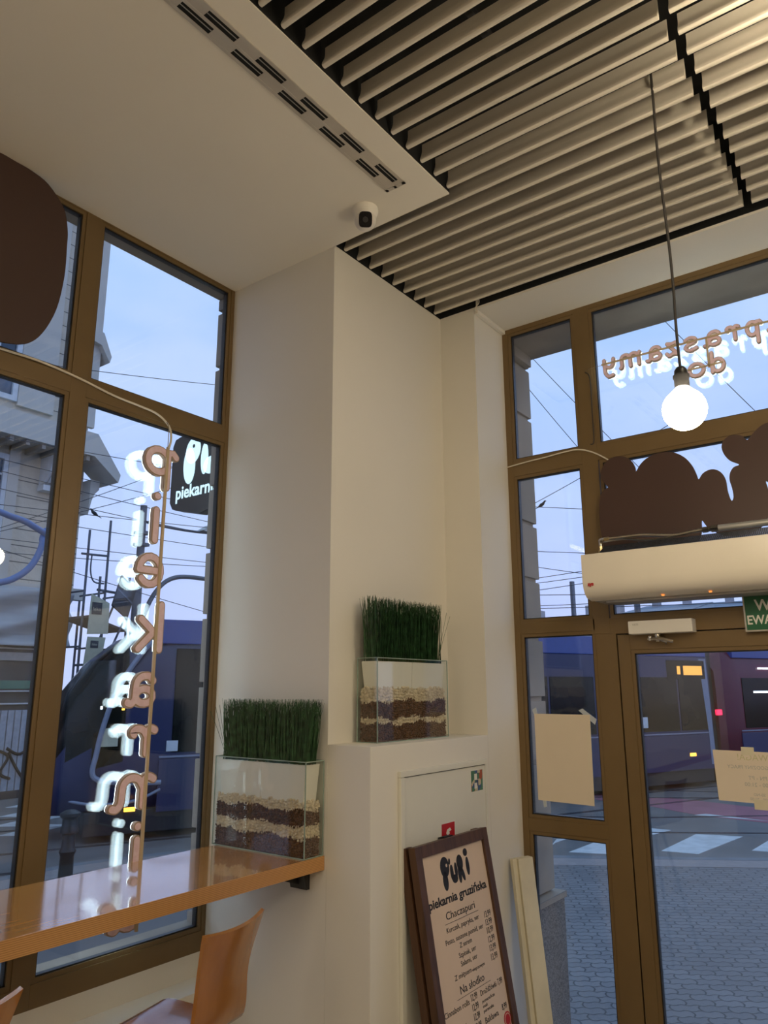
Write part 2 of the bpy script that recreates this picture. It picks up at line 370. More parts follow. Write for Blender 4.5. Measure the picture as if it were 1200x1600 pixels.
for p in ((y0, y0 + .075 - B, .56, 2.632), (1.138 + B, y1, .56, 2.632), (y0 + .05, 1.138 + B, 2.548 + B, 2.632), (y0 + .05, 1.138 + B, .56, .72)): dl.box(XR - .004, XR + .034, *p)
dl.build('door_leaf', 'bronze', D1, bevel=.002)
opening(D1, 0, XR - .004, y0 + .075, 1.138, .72 + B, 2.548)
MB().box(XR + .022, XR + .034, 1.2085, 1.2145, .56, 2.637).box(XR + .022, XR + .034, .2155, 1.2145, 2.6325, 2.6365).box(XR + .022, XR + .034, .2155, .2215, .56, 2.632).build('sky_gap_blocker', 'gasket', D1)  # black strips added to stop sky light showing through the door gap
h = MB().tube([(XR - .01, .262, 1.35), (XR - .07, .262, 1.35), (XR - .07, .262, 1.95), (XR - .01, .262, 1.95)], .014)
h.build('door_handle', 'chrome', D1, smooth=True)
cl = MB().box(XR - .065, XR - .001, .865, 1.135, 2.628, 2.684).build('door_closer', 'white', D1, bevel=.004)
MB().lathe([(.0, 0), (.012, 0), (.014, .02), (.009, .034), (0, .034)], 16, (XR - .035, 1.02, 2.627), (0, 0, -1)).lathe([(0, 0), (.010, 0), (.010, .02), (0, .02)], 12, (XR - .04, 1.05, 2.618), (0, 0, -1)).tube([(XR - .04, 1.06, 2.606), (XR - .05, 1.0, 2.604), (XR - .04, .955, 2.592)], .007).tube([(XR - .04, 1.01, 2.603), (XR - .03, .985, 2.592), (XR - .022, .99, 2.585)], .006).build('closer_arm', 'chrome', cl, smooth=True)
T = lambda u, v, w_: (XR - .065 - w_, 1.115 - u, 2.665 + v)
tm = MB(); textmesh(tm, 'GEZE', .011, T, align='LEFT'); tm.build('lettering', 'faint', cl)

# ------------------------------------------------------------------ slatted ceiling
ORD = 'first second third fourth fifth sixth seventh eighth ninth tenth eleventh twelfth thirteenth fourteenth fifteenth sixteenth seventeenth eighteenth nineteenth twentieth'.split()
def ordn(i):
    if i < 20: return ORD[i]
    return {2: 'twenty', 3: 'thirty'}[(i + 1) // 10] + ('-' + ORD[(i + 1) % 10 - 1] if (i + 1) % 10 else 'th') if (i + 1) % 10 else {30: 'thirtieth', 40: 'fortieth'}[i + 1]
prof = [(-.001, .080), (-.0015, .052), (-.004, .040), (-.008, .029), (-.0125, .019), (-.0155, .011), (-.0155, .005), (-.012, .001), (-.006, 0), (.000, .002), (.001, .006), (.001, .080)]
slm = {}
def slat(x, y0, y1, label, grp):
    key = (y0, y1)
    if key not in slm:
        o = MB().prism([(a, b) for a, b in prof], 1, 0, y1 - y0).build('ceiling_slat', 'slat', smooth=True); slm[key] = o
    else:
        o = slm[key].copy(); C.objects.link(o)
    o.location = (x, y0, 4.287); tag(o, label, 'ceiling slat', grp)
for k in range(36):
    x = 3.0 - .0905 * k
    slat(x, .431, 1.914 if x > XB else 1.322, 'beige ceiling slat left of the black gap, %s row from the door wall' % ordn(k), 'ceiling slats left of the black gap')
    slat(x, -2.6, .400, 'beige ceiling slat right of the black gap, %s row from the door wall' % ordn(k), 'ceiling slats right of the black gap')
for i, y in enumerate((-1.6, -.2, .9)):
    tag(MB().box(-1, 3.04, y - .012, y + .012, 4.375, 4.40).build('slat_carrier_rail', 'dark'), 'dark rail carrying the ceiling slats, %s from the glass planters' % ORD[2 - i], 'ceiling rail')

# slot diffuser
V = thing('slot_vent', 'long grey two-slot air vent set into the cream ceiling', 'air vent')
w = MB(); z0 = ZC - .004
for p in ((-.6, 2.05, 1.430, 1.441), (-.6, 2.05, 1.469, 1.479), (-.6, 2.05, 1.507, 1.518), (2.035, 2.05, 1.43, 1.518)): w.box(p[0], p[1], p[2], p[3], z0, ZC + .01)
w.build('vent_frame', 'vent', V)
w = MB(); w.box(-.6, 2.036, 1.441, 1.469, ZC - .0012, ZC - .0005); w.box(-.6, 2.036, 1.479, 1.507, ZC - .0012, ZC - .0005); w.build('slot', 'black', V)
for j, yy in enumerate((1.441, 1.479)):
    x = 2.036; k = 0
    while x > -.5:
        op = .115; cl_ = .085 if k or j else .02
        MB().box(x - cl_, x, yy, yy + .028, ZC - .0030, ZC - .0015).build('deflector', 'vent', V); x -= cl_
        MB().box(x - op, x, yy + .011, yy + .013, z0, ZC - .0014).build('deflector', 'grey', V); x -= op; k += 1

# security camera
S = thing('security_camera', 'small white dome security camera on the cream ceiling', 'camera', loc=(2.085, 1.655, ZC))
MB().lathe([(0, 0), (.052, 0), (.053, -.012), (.048, -.030), (.043, -.040), (0, -.040)], 32).build('base', 'white', S, smooth=True)
dv = Vector((-.66, -.56, -.50)).normalized(); c0 = Vector((0, 0, -.050))
sp = []
for i in range(13):
    a = PI * i / 12; sp.append((.044 * math.sin(a), -.044 * math.cos(a)))
MB().lathe(sp, 28, c0, dv).build('ball', 'white', S, smooth=True)
lq = MB(); ex_ = dv.cross(Vector((0, 0, 1))).normalized(); ey_ = ex_.cross(dv); q = Matrix((ex_, ey_, dv)).transposed(); sq = []
for i in range(24):
    a = 2 * PI * i / 24; ca, sa = math.cos(a), math.sin(a); r_ = .030 / (abs(ca) ** 4 + abs(sa) ** 4) ** .25; sq.append((r_ * ca * .88, r_ * sa))
v = [tuple(c0 + q @ Vector((a, b, h))) for h in (.020, .0435) for a, b in sq]
lq.add(v, [tuple(range(24)), tuple(range(47, 23, -1))] + [(i, i + 24, (i + 1) % 24 + 24, (i + 1) % 24) for i in range(24)])
fc = lq.build('lens_cover', 'lens', S)
MB().lathe([(0, .0436), (.011, .0436), (.011, .045), (0, .045)], 20, c0, dv).build('lens', 'dark', fc)

# conduit on the corner of the bulkhead
tag(MB().prism([(1.700, 4.255), (1.7195, 4.255), (1.7195, 4.276), (1.700, 4.276)], 0, XD + .005, XR - .002).build('cable_duct', 'white', bevel=.002), 'white cable duct in the corner where bulkhead meets door wall', 'cable duct')
w = MB()
for i in range(3): w.tube(catmull([(3.075 - .01 * i, 1.705, 4.262), (3.055 - .01 * i, 1.70, 4.27), (3.043, 1.695 - .008 * i, 4.30), (3.04, 1.69, 4.36)]), .0022, 6)
tag(w.build('loose_cable', 'cable', smooth=True), 'thin white cable bundle coming out of the slatted ceiling corner', 'cable')

# ------------------------------------------------------------------ pendant lamps
def pendant(x, y, zb, label, grp=None, ztop=4.40):
    P = thing('pendant_lamp', label, 'lamp', grp, loc=(x, y, zb))
    pts = [(0, 0, .105)] + [(.004 * math.sin(i * 1.3), .004 * math.cos(i * 1.1), .105 + (ztop - zb - .105) * i / 8) for i in range(1, 8)] + [(0, 0, ztop - zb)]
    MB().tube(catmull(pts), .0042, 8).build('cord', 'cord', P, smooth=True)
    MB().lathe([(0, .135), (.011, .132), (.018, .122), (.0195, .108), (.0235, .106), (.0235, .098), (.021, .094), (.021, .070), (.018, .066), (0, .066)], 24).build('socket', 'dark', P, smooth=True)
    pr = [(0, -.062)]
    for i in range(1, 13):
        a = PI * i / 15; pr.append((.062 * math.sin(a), -.062 * math.cos(a)))
    pr += [(.0195, .0665), (0.017, .073)]
    MB().lathe(pr, 32).build('bulb', 'bulb', P, smooth=True)
    return P
pendant(2.172, .533, 3.190, 'glowing globe bulb on a long dark cord in front of the entrance door')
for i, (x, y, z) in enumerate(((.9, -1.1, 3.3), (-.6, -.5, 3.3), (-.9, -2.2, 3.3), (1.7, -2.3, 3.3), (2.3, -1.2, 3.3), (-2.4, .4, 3.3))):  # extra pendants added out of view to light the room
    pendant(x, y, z, 'added globe bulb lighting the room from out of view, %s of its row' % ORD[i], 'added pendant lamps out of view')
pendant(1.88, .04, 4.09, 'glowing globe bulb on a short cord close under the ceiling slats')

# ------------------------------------------------------------------ counter and stools
CT = thing('counter', 'long glossy orange wooden counter with plywood edge under the window', 'counter')
w = MB().box(-1.2, XB - .002, 1.930, 2.400, 1.764, 1.812, 0)
w.m = [0, 0, 1, 0, 0, 0]
o = w.build('worktop', ['board', 'ply'], CT, bevel=.0015)
for p in o.data.polygons:
    p.material_index = 1 if abs(p.normal.z) < .5 else 0
for x in (2.02, .7, -.6):
    w = MB(); w.prism([(2.00, 1.7635), (2.30, 1.7635), (2.30, 1.757), (2.16, 1.735), (2.00, 1.757)], 0, x - .10, x + .10); w.build('bracket', 'dark', CT)
w = MB(); w.prism([(2.0, 1.7635), (2.205, 1.7635), (2.205, 1.700)], 1, 2.035, 2.042).prism([(2.17, 1.762), (2.2065, 1.762), (2.2065, 1.69), (2.19, 1.69)], 1, 2.0, 2.08); w.build('bracket', 'dark', CT)

def stool(loc, rz, label):
    S = thing('bar_stool', label, 'stool', 'bar stools at the counter', loc=loc, rz=rz)
    H = 1.74 - FZ; hs = 1.43 - FZ
    def shell(rows, name):                     # rows: (y, z, halfwidth, curve)
        n = 10; vs = []; t = .006
        for sgn in (1, -1):
            for i, (y, z, hw, cv) in enumerate(rows):
                y2, z2 = (rows[min(i + 1, len(rows) - 1)][:2]); y1_, z1_ = rows[max(i - 1, 0)][:2]
                d = Vector((y2 - y1_, z2 - z1_)).normalized(); nn = Vector((-d.y, d.x))
                for k in range(n + 1):
                    u = -1 + 2 * k / n; off = cv * (u * u)
                    vs.append((u * hw, y + nn.x * (t * sgn - off), z + nn.y * (t * sgn - off) ))
        m = len(rows); fs = []; W_ = n + 1
        for s_ in range(2):
            o_ = s_ * m * W_
            for i in range(m - 1):
                for k in range(n): 
                    f = (o_ + i * W_ + k, o_ + i * W_ + k + 1, o_ + (i + 1) * W_ + k + 1, o_ + (i + 1) * W_ + k); fs.append(f)
        o2 = m * W_
        for i in range(m - 1):
            fs.append((i * W_, (i + 1) * W_, o2 + (i + 1) * W_, o2 + i * W_)); fs.append((i * W_ + n, (i + 1) * W_ + n, o2 + (i + 1) * W_ + n, o2 + i * W_ + n))
        for k in range(n):
            fs.append((k, k + 1, o2 + k + 1, o2 + k)); fs.append(((m - 1) * W_ + k, (m - 1) * W_ + k + 1, o2 + (m - 1) * W_ + k + 1, o2 + (m - 1) * W_ + k))
        MB().add(vs, fs).build(name, 'stool', S, smooth=True)
    back = catmull([(.125, hs + .010, .150, .0), (.085, hs + .025, .140, .0), (.062, hs + .070, .128, .004), (.050, hs + .14, .120, .010), (.036, hs + .20, .124, .016), (.010, H - .03, .140, .022), (0, H, .145, .024)], 3)
    seat = catmull([(.126, hs + .010, .150, .0), (.18, hs, .175, -.002), (.28, hs - .004, .185, -.004), (.38, hs + .004, .175, -.003), (.42, hs - .010, .16, 0)], 3)
    shell(back, 'backrest'); shell(seat, 'seat')
    MB().lathe([(0, 0), (.07, 0), (.07, .012), (.02, .02), (.02, .03), (0, .03)], 20, (0, .25, hs - .055)).build('seat_plate', 'chrome', S, smooth=True)
    for sx in (-1, 1):
        for sy in (-1, 1):
            MB().tube([(sx * .05, .25 + sy * .05, hs - .045), (sx * .19, .25 + sy * .19, 0)], .011, 10).build('leg', 'chrome', S, smooth=True)
    a = .14; MB().tube([(-a, .25 - a, .3), (a, .25 - a, .3), (a, .25 + a, .3), (-a, .25 + a, .3), (-a, .25 - a, .3)], .008, 8).build('footrest', 'chrome', S, smooth=True)
stool((1.640, 1.745, FZ), math.radians(13), 'orange bent plywood bar stool nearest the pillar, whole backrest showing')
stool((.880, 1.735, FZ), math.radians(12), 'orange bent plywood bar stool cut off beside the counter, only a backrest corner showing')

# ------------------------------------------------------------------ planters
def planter(name_loc, along, Lx, Dp, Hh, gh, label, lean, seed, glassH):
    """local: long side along +x from 0..Lx, depth y 0..Dp"""
    rr = random.Random(seed)
    P = thing('glass_planter', label, 'planter', 'glass planters with artificial grass', loc=name_loc, rz=along)
    t = .004
    g = MB(); g.box(0, Lx, 0, t, 0, Hh).box(0, Lx, Dp - t, Dp, 0, Hh).box(0, t, t, Dp - t, 0, Hh).box(Lx - t, Lx, t, Dp - t, 0, Hh).box(t, Lx - t, t, Dp - t, 0, t)
    G = g.build('glass_tank', 'tankglass', P)
    e = MB(); r_ = .0017
    for x in (0, Lx):
        for y in (0, Dp): e.box(x - r_, x + r_, y - r_, y + r_, 0, Hh)
    for z in (r_, Hh):
        for y in (0, Dp): e.box(0, Lx, y - r_, y + r_, z - r_, z + r_)
        for x in (0, Lx): e.box(x - r_, x + r_, 0, Dp, z - r_, z + r_)
    e.build('glass_edges', 'glassedge', G)
    # bedding layers
    i0 = t + .002; zs = [.005, .068, .110, .162, .187] if seed == 1 else [.005, .070, .093, .156, .203]
    for li in range(4):
        za, zb = zs[li], zs[li + 1]; white = li % 2; w = MB(); pr = .0064 if white else .0052
        if seed == 2 and white: pr = .0076
        w.box(i0 + pr, Lx - i0 - pr, i0 + pr, Dp - i0 - pr, za - .004, zb - .004)
        def peb(x, y, z):
            a = [rr.uniform(.75, 1.2) * pr for _ in range(3)]; ro = Matrix.Rotation(rr.uniform(0, 3), 3, Vector((rr.random(), rr.random(), rr.random() + .1)).normalized())
            vs = [(1, 0, 0), (-1, 0, 0), (0, 1, 0), (0, -1, 0), (0, 0, 1), (0, 0, -1)]
            vs = [Vector(q) for q in vs]; fs = []
            ids = [(0, 2, 4), (2, 1, 4), (1, 3, 4), (3, 0, 4), (2, 0, 5), (1, 2, 5), (3, 1, 5), (0, 3, 5)]; ex = {}
            def mid(i, j):
                k_ = (min(i, j), max(i, j))
                if k_ not in ex: ex[k_] = len(vs); vs.append((vs[i] + vs[j]).normalized() )
                return ex[k_]
            for i, j, k_ in ids:
                a_, b_, c_ = mid(i, j), mid(j, k_), mid(k_, i); fs += [(i, a_, c_), (a_, j, b_), (c_, b_, k_), (a_, b_, c_)]
            w.add([tuple(ro @ Vector((q.x * a[0], q.y * a[1], q.z * a[2])) + Vector((x, y, z))) for q in vs], fs)
        step = pr * 1.75
        wob = lambda s_, ph: .006 * math.sin(s_ * 23 + ph) + .004 * math.sin(s_ * 61 + ph * 2)
        for side in range(4):
            Ls = (Lx, Dp)[side % 2] - 2 * i0; nx = int(Ls / step)
            for a_ in range(nx):
                s_ = i0 + pr + a_ * step
                zlo = za + (wob(s_, li) if li else 0); zhi = zb + wob(s_, li + 1)
                z = zlo
                while z < zhi:
                    jx = rr.uniform(-.4, .4) * step
                    if side == 0: peb(s_ + jx, i0 + pr, z)
                    elif side == 2: peb(s_ + jx, Dp - i0 - pr, z)
                    elif side == 1: peb(Lx - i0 - pr, min(s_ + jx, Dp - i0 - pr), z)
                    else: peb(i0 + pr, min(s_ + jx, Dp - i0 - pr), z)
                    z += step * rr.uniform(.75, 1.15)
        if li == 3:
            for a_ in range(int(Lx * Dp / step / step * 1.1)): peb(rr.uniform(i0 + pr, Lx - i0 - pr), rr.uniform(i0 + pr, Dp - i0 - pr), zb + rr.uniform(-.006, .004))
        tag(w.build('pebble_layer', 'pebw' if white else 'pebb', P, smooth=True), 'cream pebble layer' if white else 'brown clay pebble layer', kind='stuff')
    # white pots
    zp0, zp1 = zs[4] - .002, Hh - .012; half = (Lx - .02) / 2
    for k in range(2):
        x0 = .010 + k * half + .001; x1 = x0 + half - .002; w = MB()
        y0_, y1_ = .010, Dp - .010
        b_ = .012
        v = [(x0 + b_ * (k == 0) , y0_ + .004, zp0), (x1 - b_ * (k == 1), y0_ + .004, zp0), (x1 - b_ * (k == 1), y1_ - .006, zp0), (x0 + b_ * (k == 0), y1_ - .006, zp0), (x0, y0_ - .001 * k, zp1), (x1, y0_ - .001 * k, zp1), (x1, y1_, zp1), (x0, y1_, zp1)]
        w.add(v, [(0, 3, 2, 1), (4, 5, 6, 7), (0, 1, 5, 4), (1, 2, 6, 5), (2, 3, 7, 6), (3, 0, 4, 7)])
        w.build('inner_pot', 'white', P, bevel=.0015)
    # grass
    w = MB(); n = 900
    for i in range(n):
        x = rr.uniform(.014, Lx - .014); y = rr.uniform(.018, Dp - .018); hh = gh * rr.uniform(.90, 1.0) 
        if rr.random() < .03: hh *= rr.uniform(.7, .9)
        edge = (x / Lx - .5) * 2
        tx = edge * lean + rr.gauss(0, .012); ty = rr.gauss(0, .008)
        if y + ty > Dp - .006: ty = Dp - .006 - y
        bx = rr.gauss(0, .006); by = rr.gauss(0, .003)
        pts = [(x, y, zp1 - .002), (x + tx * .3 + bx, min(y + ty * .3 + by, Dp - .006), zp1 + hh * .4), (x + tx * .65 + bx, min(y + ty * .6 + by, Dp - .006), zp1 + hh * .72), (x + tx, y + ty, zp1 + hh)]
        w.tube(pts, [.0016, .0014, .0011, .0005], 3, caps=False)
    for s_, q in ((-1, 1), (-1, 1.6), (1, .9), (1, 1.4), (-1, .6)):       # stray stalks
        x = .03 if s_ < 0 else Lx - .03; y = Dp * .3
        w.tube(catmull([(x, y, zp1), (x + s_ * .03 * q, y - .01, zp1 + gh * .45), (x + s_ * .058 * q, y - .02, zp1 + gh * (.95 - .1 * q))], 4), .0009, 3, caps=False)
    tag(w.build('grass', 'grassmat', P), 'dark green artificial grass', kind='stuff')
planter((2.103, 2.420, 1.8125), -PI / 2, .485, .098, .328, .235, 'glass planter of artificial grass standing on the wooden counter against the pillar', .022, 1, 0)
planter((2.352, 1.800, 2.1975), 0, .504, .098, .320, .262, 'glass planter of artificial grass standing on the high wall ledge', .016, 2, 0)

# ------------------------------------------------------------------ letter signs
G = {}
def arc(cx, cy, rx, ry, a0, a1, n=14): return [(cx + rx * math.cos(math.radians(a0 + (a1 - a0) * i / n)), cy + ry * math.sin(math.radians(a0 + (a1 - a0) * i / n))) for i in range(n + 1)]
G['p'] = [[(.12, .92), (.12, -.62)], [(-.20, .80), (-.08, .95), (.06, .93), (.12, .80)], arc(.50, .47, .42, .50, 150, -140)]
G['i'] = [[(0, 0), (0, .78)], [(-.01, 1.16), (.01, 1.16)]]
G['e'] = [[(.06, .50), (.86, .50)], arc(.46, .50, .41, .48, 0, 320)]
G['k'] = [[(0, 0), (0, 1.5)], [(.72, .98), (.12, .46)], [(.26, .56), (.78, 0)]]
G['a'] = [catmull([(.06, .84), (.22, 1.0), (.48, .98), (.64, .80), (.68, .5), (.70, .16), (.82, .0), (.95, .04)]), arc(.36, .27, .31, .27, 60, 420)]
G['r'] = [catmull([(-.18, .92), (-.04, 1.0), (.08, .92), (.10, .7), (.10, 0)]), catmull([(.10, .66), (.26, .94), (.48, 1.0), (.62, .88), (.58, .78)])]
G['n'] = [catmull([(-.22, .90), (-.06, 1.0), (.08, .92), (.10, .7), (.10, 0)]), catmull([(.10, .62), (.28, .94), (.54, 1.0), (.74, .82), (.78, .5), (.80, .16), (.92, -.02), (1.06, 0)])]
G['m'] = [[(.0, 1), (.05, .9), (.05, 0)], catmull([(.05, .70), (.22, .98), (.42, .98), (.52, .78), (.52, 0)]), catmull([(.52, .70), (.68, .98), (.88, .98), (1.0, .78), (1.0, .15), (1.08, 0)])]
G['z'] = [catmull([(.0, .80), (.08, .98), (.35, .92), (.62, 1.0)]), [(.62, .98), (.06, .06)], catmull([(.06, .04), (.3, .10), (.55, .0), (.68, .18)])]
G['s'] = [catmull([(.62, .86), (.36, 1.0), (.08, .86), (.14, .60), (.50, .46), (.64, .22), (.38, 0), (.04, .12)])]
G['y'] = [catmull([(.0, 1), (.04, .6), (.22, .34), (.48, .40), (.62, .62)]), catmull([(.66, 1), (.64, .4), (.60, -.1), (.40, -.42), (.08, -.36)])]
G['d'] = [[(.68, 1.5), (.70, 0)], arc(.36, .48, .34, .48, 0, 360)]
G['o'] = [arc(.4, .48, .38, .48, 0, 360)]
def ribbon(w, pts, hw, T, d0, d1, mi):
    """flat stroke with round ends from depth d0 to d1; mi = (side, back, front) material slots"""
    P = [Vector(p) for p in pts]; Ls = []; Rs = []
    cl = (P[0] - P[-1]).length < 1e-4
    for i, p in enumerate(P):
        if cl: d = (P[(i + 1) % (len(P) - 1)] - P[(i - 1) % (len(P) - 1)]) if 0 < i < len(P) - 1 else (P[1] - P[-2])
        else: d = P[min(i + 1, len(P) - 1)] - P[max(i - 1, 0)]
        d.normalize(); n = Vector((-d.y, d.x)); Ls.append(p + n * hw); Rs.append(p - n * hw)
    for i in range(len(P) - 1):
        q = [Ls[i], Ls[i + 1], Rs[i + 1], Rs[i]]
        v = [T(a.x, a.y, d0) for a in q] + [T(a.x, a.y, d1) for a in q]
        w.add(v, [(0, 1, 2, 3)], mi[1]); w.add(v, [(7, 6, 5, 4)], mi[2]); w.add(v, [(0, 4, 5, 1), (2, 6, 7, 3)], mi[0])
    if not cl:
        for e, o_ in ((0, 1), (-1, -2)):
            d = (P[e] - P[o_]).normalized(); a0 = math.atan2(d.y, d.x); cap = [P[e] + hw * Vector((math.cos(a0 + PI / 2 - PI * k / 8), math.sin(a0 + PI / 2 - PI * k / 8))) for k in range(9)]
            v = [T(a.x, a.y, d0) for a in cap] + [T(a.x, a.y, d1) for a in cap]
            w.add(v, [tuple(range(9))], mi[1]); w.add(v, [tuple(range(17, 8, -1))], mi[2]); w.add(v, [(k, k + 9, k + 10, k + 1) for k in range(8)], mi[0])
def letter(parent, ch, T, sx, sy, hw, depth, lit='lit'):
    """T(u, v, d): d grows towards the street"""
    w = MB()
    for st in G[ch]:
        pts = [(a * sx, b * sy) for a, b in st]
        k = .0004 * G[ch].index(st)
        ribbon(w, pts, hw, T, -k, depth + k, (0, 0, 0)); ribbon(w, pts, hw * .94, T, depth + .0010 + k, depth + .0025 + k, (2, 2, 2)); ribbon(w, pts, hw * .72, T, -.0024 - k, -.0012 - k, (1, 1, 1))
    return w.build('letter', ['tan', 'pink', lit], parent, hole=True)

NS = thing('letter_sign', 'vertical pink-backed light-up letter sign hanging in the counter window', 'sign')
YN = 2.510
vert = [('p', 3.376, 3.190, 1.872, 1.0), ('i', 3.180, 2.965, 1.818, 1.0), ('e', 2.930, 2.786, 1.862, 1.0), ('k', 2.742, 2.535, 1.872, .9), ('a', 2.467, 2.330, 1.862, 1.0), ('r', 2.272, 2.148, 1.856, 1.0), ('n', 2.098, 1.960, 1.856, 1.1), ('i', 1.925, 1.748, 1.830, 1.0), ('a', 1.690, 1.555, 1.862, 1.0)]
for ch, z1, z0, xr, fx in vert:
    z1, z0, xr = 2.4 + (z1 - 2.4) * 1.004, 2.4 + (z0 - 2.4) * 1.004, xr * 1.004
    ys = [b for st in G[ch] for a, b in st]; lo, hi = min(ys), max(ys); hw = .0170
    sy = (z1 - z0 - 2 * hw) / (hi - lo); sx = .122 * fx
    if ch == 'k': sx = .125
    T = lambda u, v, d, xr=xr, z0=z0, lo=lo, sy=sy, hw=hw: (xr - hw - u, YN + d, z0 + hw - lo * sy + v)
    letter(NS, ch, T, sx, sy, hw, .018)
MB().box(1.832, 1.843, YN - .012, YN - .003, 1.55, 3.38).build('mounting_rod', 'rod', NS)
MB().tube(catmull([(1.837, YN - .006, 3.37), (1.839, YN - .004, 3.43), (1.837, YN, 3.48), (1.838, 2.553, 3.52)]), .0018, 6).build('suspension_wire', 'chrome', NS, smooth=True)
tag(MB().tube(catmull([(.3, 2.553, 3.578), (.9, 2.552, 3.572), (1.14, 2.552, 3.575), (1.28, 2.552, 3.580), (1.44, 2.552, 3.568), (1.6, 2.551, 3.545), (1.72, 2.55, 3.538), (1.80, 2.54, 3.525), (1.848, 2.52, 3.48), (1.848, 2.50, 3.42), (1.835, 2.494, 3.372)], 5), .0045, 8).build('power_cable', 'cable', smooth=True), 'thin cream cable running along the counter window transom to the letter sign', 'cable')

ZS = thing('letter_sign', 'horizontal pink-backed light-up letters on a bar in the window over the door', 'sign')
XN = 3.302
def hword(items, zb, sy, hw):
    zb = 2.4 + (zb - 2.4) * 1.001
    for ch, yr, wd in items:               # yr: room-side right edge of the letter (small Y), wd: width
        xs_ = [a for st in G[ch] for a, b in st]; lo, hi = min(xs_), max(xs_); sx = (wd - 2 * hw) / (hi - lo)
        T = lambda u, v, d, yr=yr, lo=lo, sx=sx: (XN + d, yr + hw - lo * sx + u, zb + v)
        letter(ZS, ch, T, sx, sy, hw, .016, 'lit2')
hword([('y', 1.102, .062), ('m', .978, .108), ('a', .884, .078), ('z', .805, .066), ('s', .725, .064), ('a', .628, .080), ('r', .548, .064), ('p', .460, .072), ('a', .372, .078), ('z', .295, .066)], 3.868, .060, .0085)
hword([('d', .622, .064), ('o', .705, .078)], 3.742, .060, .0085)
MB().box(XN - .012, XN - .005, .28, 1.165, 3.903, 3.910).box(XN - .012, XN - .005, .684, .692, 3.765, 3.906).box(XN - .012, XN - .005, .63, .79, 3.772, 3.778).build('mounting_rod', 'rod', ZS)
MB().tube(catmull([(XN - .006, 1.165, 3.906), (XN, 1.20, 3.908), (XN + .02, 1.235, 3.915), (XR - .002, 1.275, 3.926)]), .0012, 6).build('suspension_wire', 'chrome', ZS, smooth=True)
tag(MB().tube(catmull([(3.352, 1.722, 3.51), (3.352, 1.60, 3.520), (3.352, 1.51, 3.524), (3.352, 1.40, 3.532), (3.352, 1.33, 3.530), (3.35, 1.26, 3.502), (3.33, 1.19, 3.452), (3.31, 1.16, 3.42)], 5), .0035, 8).build('power_cable', 'cable', smooth=True), 'thin white cable lying across the transom beside the brown cutout', 'cable')
tag(MB().tube(catmull([(3.357, 1.272, 3.92), (3.355, 1.25, 3.88), (3.355, 1.250, 3.7), (3.355, 1.252, 3.56), (3.355, 1.27, 3.545)], 5), .0025, 8).build('thin_cable', 'cord', smooth=True), 'thin dark cable running down the mullion beside the door window letters', 'cable')

# brown cutouts
blob = [(1.206, 3.017), (1.22, 3.059), (1.227, 3.146), (1.226, 3.206), (1.215, 3.266), (1.196, 3.293), (1.176, 3.301), (1.196, 3.328), (1.206, 3.364), (1.196, 3.401), (1.167, 3.431), (1.124, 3.44), (1.084, 3.429), (1.057, 3.402), (1.045, 3.37), (1.043, 3.352), (1.022, 3.381), (0.991, 3.405), (0.947, 3.419), (0.905, 3.419), (0.865, 3.407), (0.826, 3.377), (0.8, 3.336), (0.787, 3.298), (0.779, 3.271), (0.761, 3.293), (0.734, 3.305), (0.708, 3.302), (0.685, 3.283), (0.672, 3.249), (0.67, 3.207), (0.664, 3.172), (0.657, 3.157), (0.649, 3.173), (0.651, 3.211), (0.657, 3.247), (0.652, 3.277), (0.636, 3.299), (0.613, 3.307), (0.648, 3.331), (0.667, 3.361), (0.674, 3.394), (0.664, 3.421), (0.64, 3.438), (0.612, 3.437), (0.588, 3.427), (0.572, 3.406), (0.551, 3.426), (0.518, 3.454), (0.486, 3.464), (0.428, 3.458), (0.373, 3.426), (0.353, 3.354), (0.369, 3.27), (0.41, 3.211), (0.458, 3.193), (0.498, 3.199), (0.522, 3.22), (0.517, 3.182), (0.519, 3.116), (0.529, 3.074), (0.54, 3.052), (0.564, 3.029), (0.601, 3.014), (0.644, 3.009), (0.699, 3.013), (0.735, 3.034), (0.764, 3.059), (0.784, 3.091), (0.788, 3.044), (0.806, 2.998), (0.825, 2.966), (0.858, 2.959), (0.89, 2.98), (0.92, 3.015), (0.954, 3.017), (0.982, 3.008), (1.031, 3.011), (1.059, 3.032), (1.066, 3.015), (1.103, 2.997)]
blob = catmull(blob, 3, True)
w = MB().prism(blob, 0, 3.29, 3.300)
tag(w.build('bubble_letter_cutout', 'brown'), 'dark brown bubble-shaped lettering cutout above the air curtain', 'cutout sign')
disc = catmull([(1.315, 4.04), (1.31, 4.12), (1.285, 4.20), (1.217, 4.262), (1.151, 4.279), (1.09, 4.281), (1.02, 4.279), (0.949, 4.238), (0.874, 4.152), (0.814, 3.993), (0.81, 3.802), (0.856, 3.663), (0.947, 3.582), (1.05, 3.567), (1.113, 3.575), (1.203, 3.602), (1.257, 3.664), (1.300, 3.779), (1.317, 3.92)], 4, True)
tag(MB().prism([(a, b) for a, b in disc], 1, 2.497, 2.507).build('round_cutout', 'brown'), 'big dark brown rounded cutout high in the counter window', 'cutout sign')

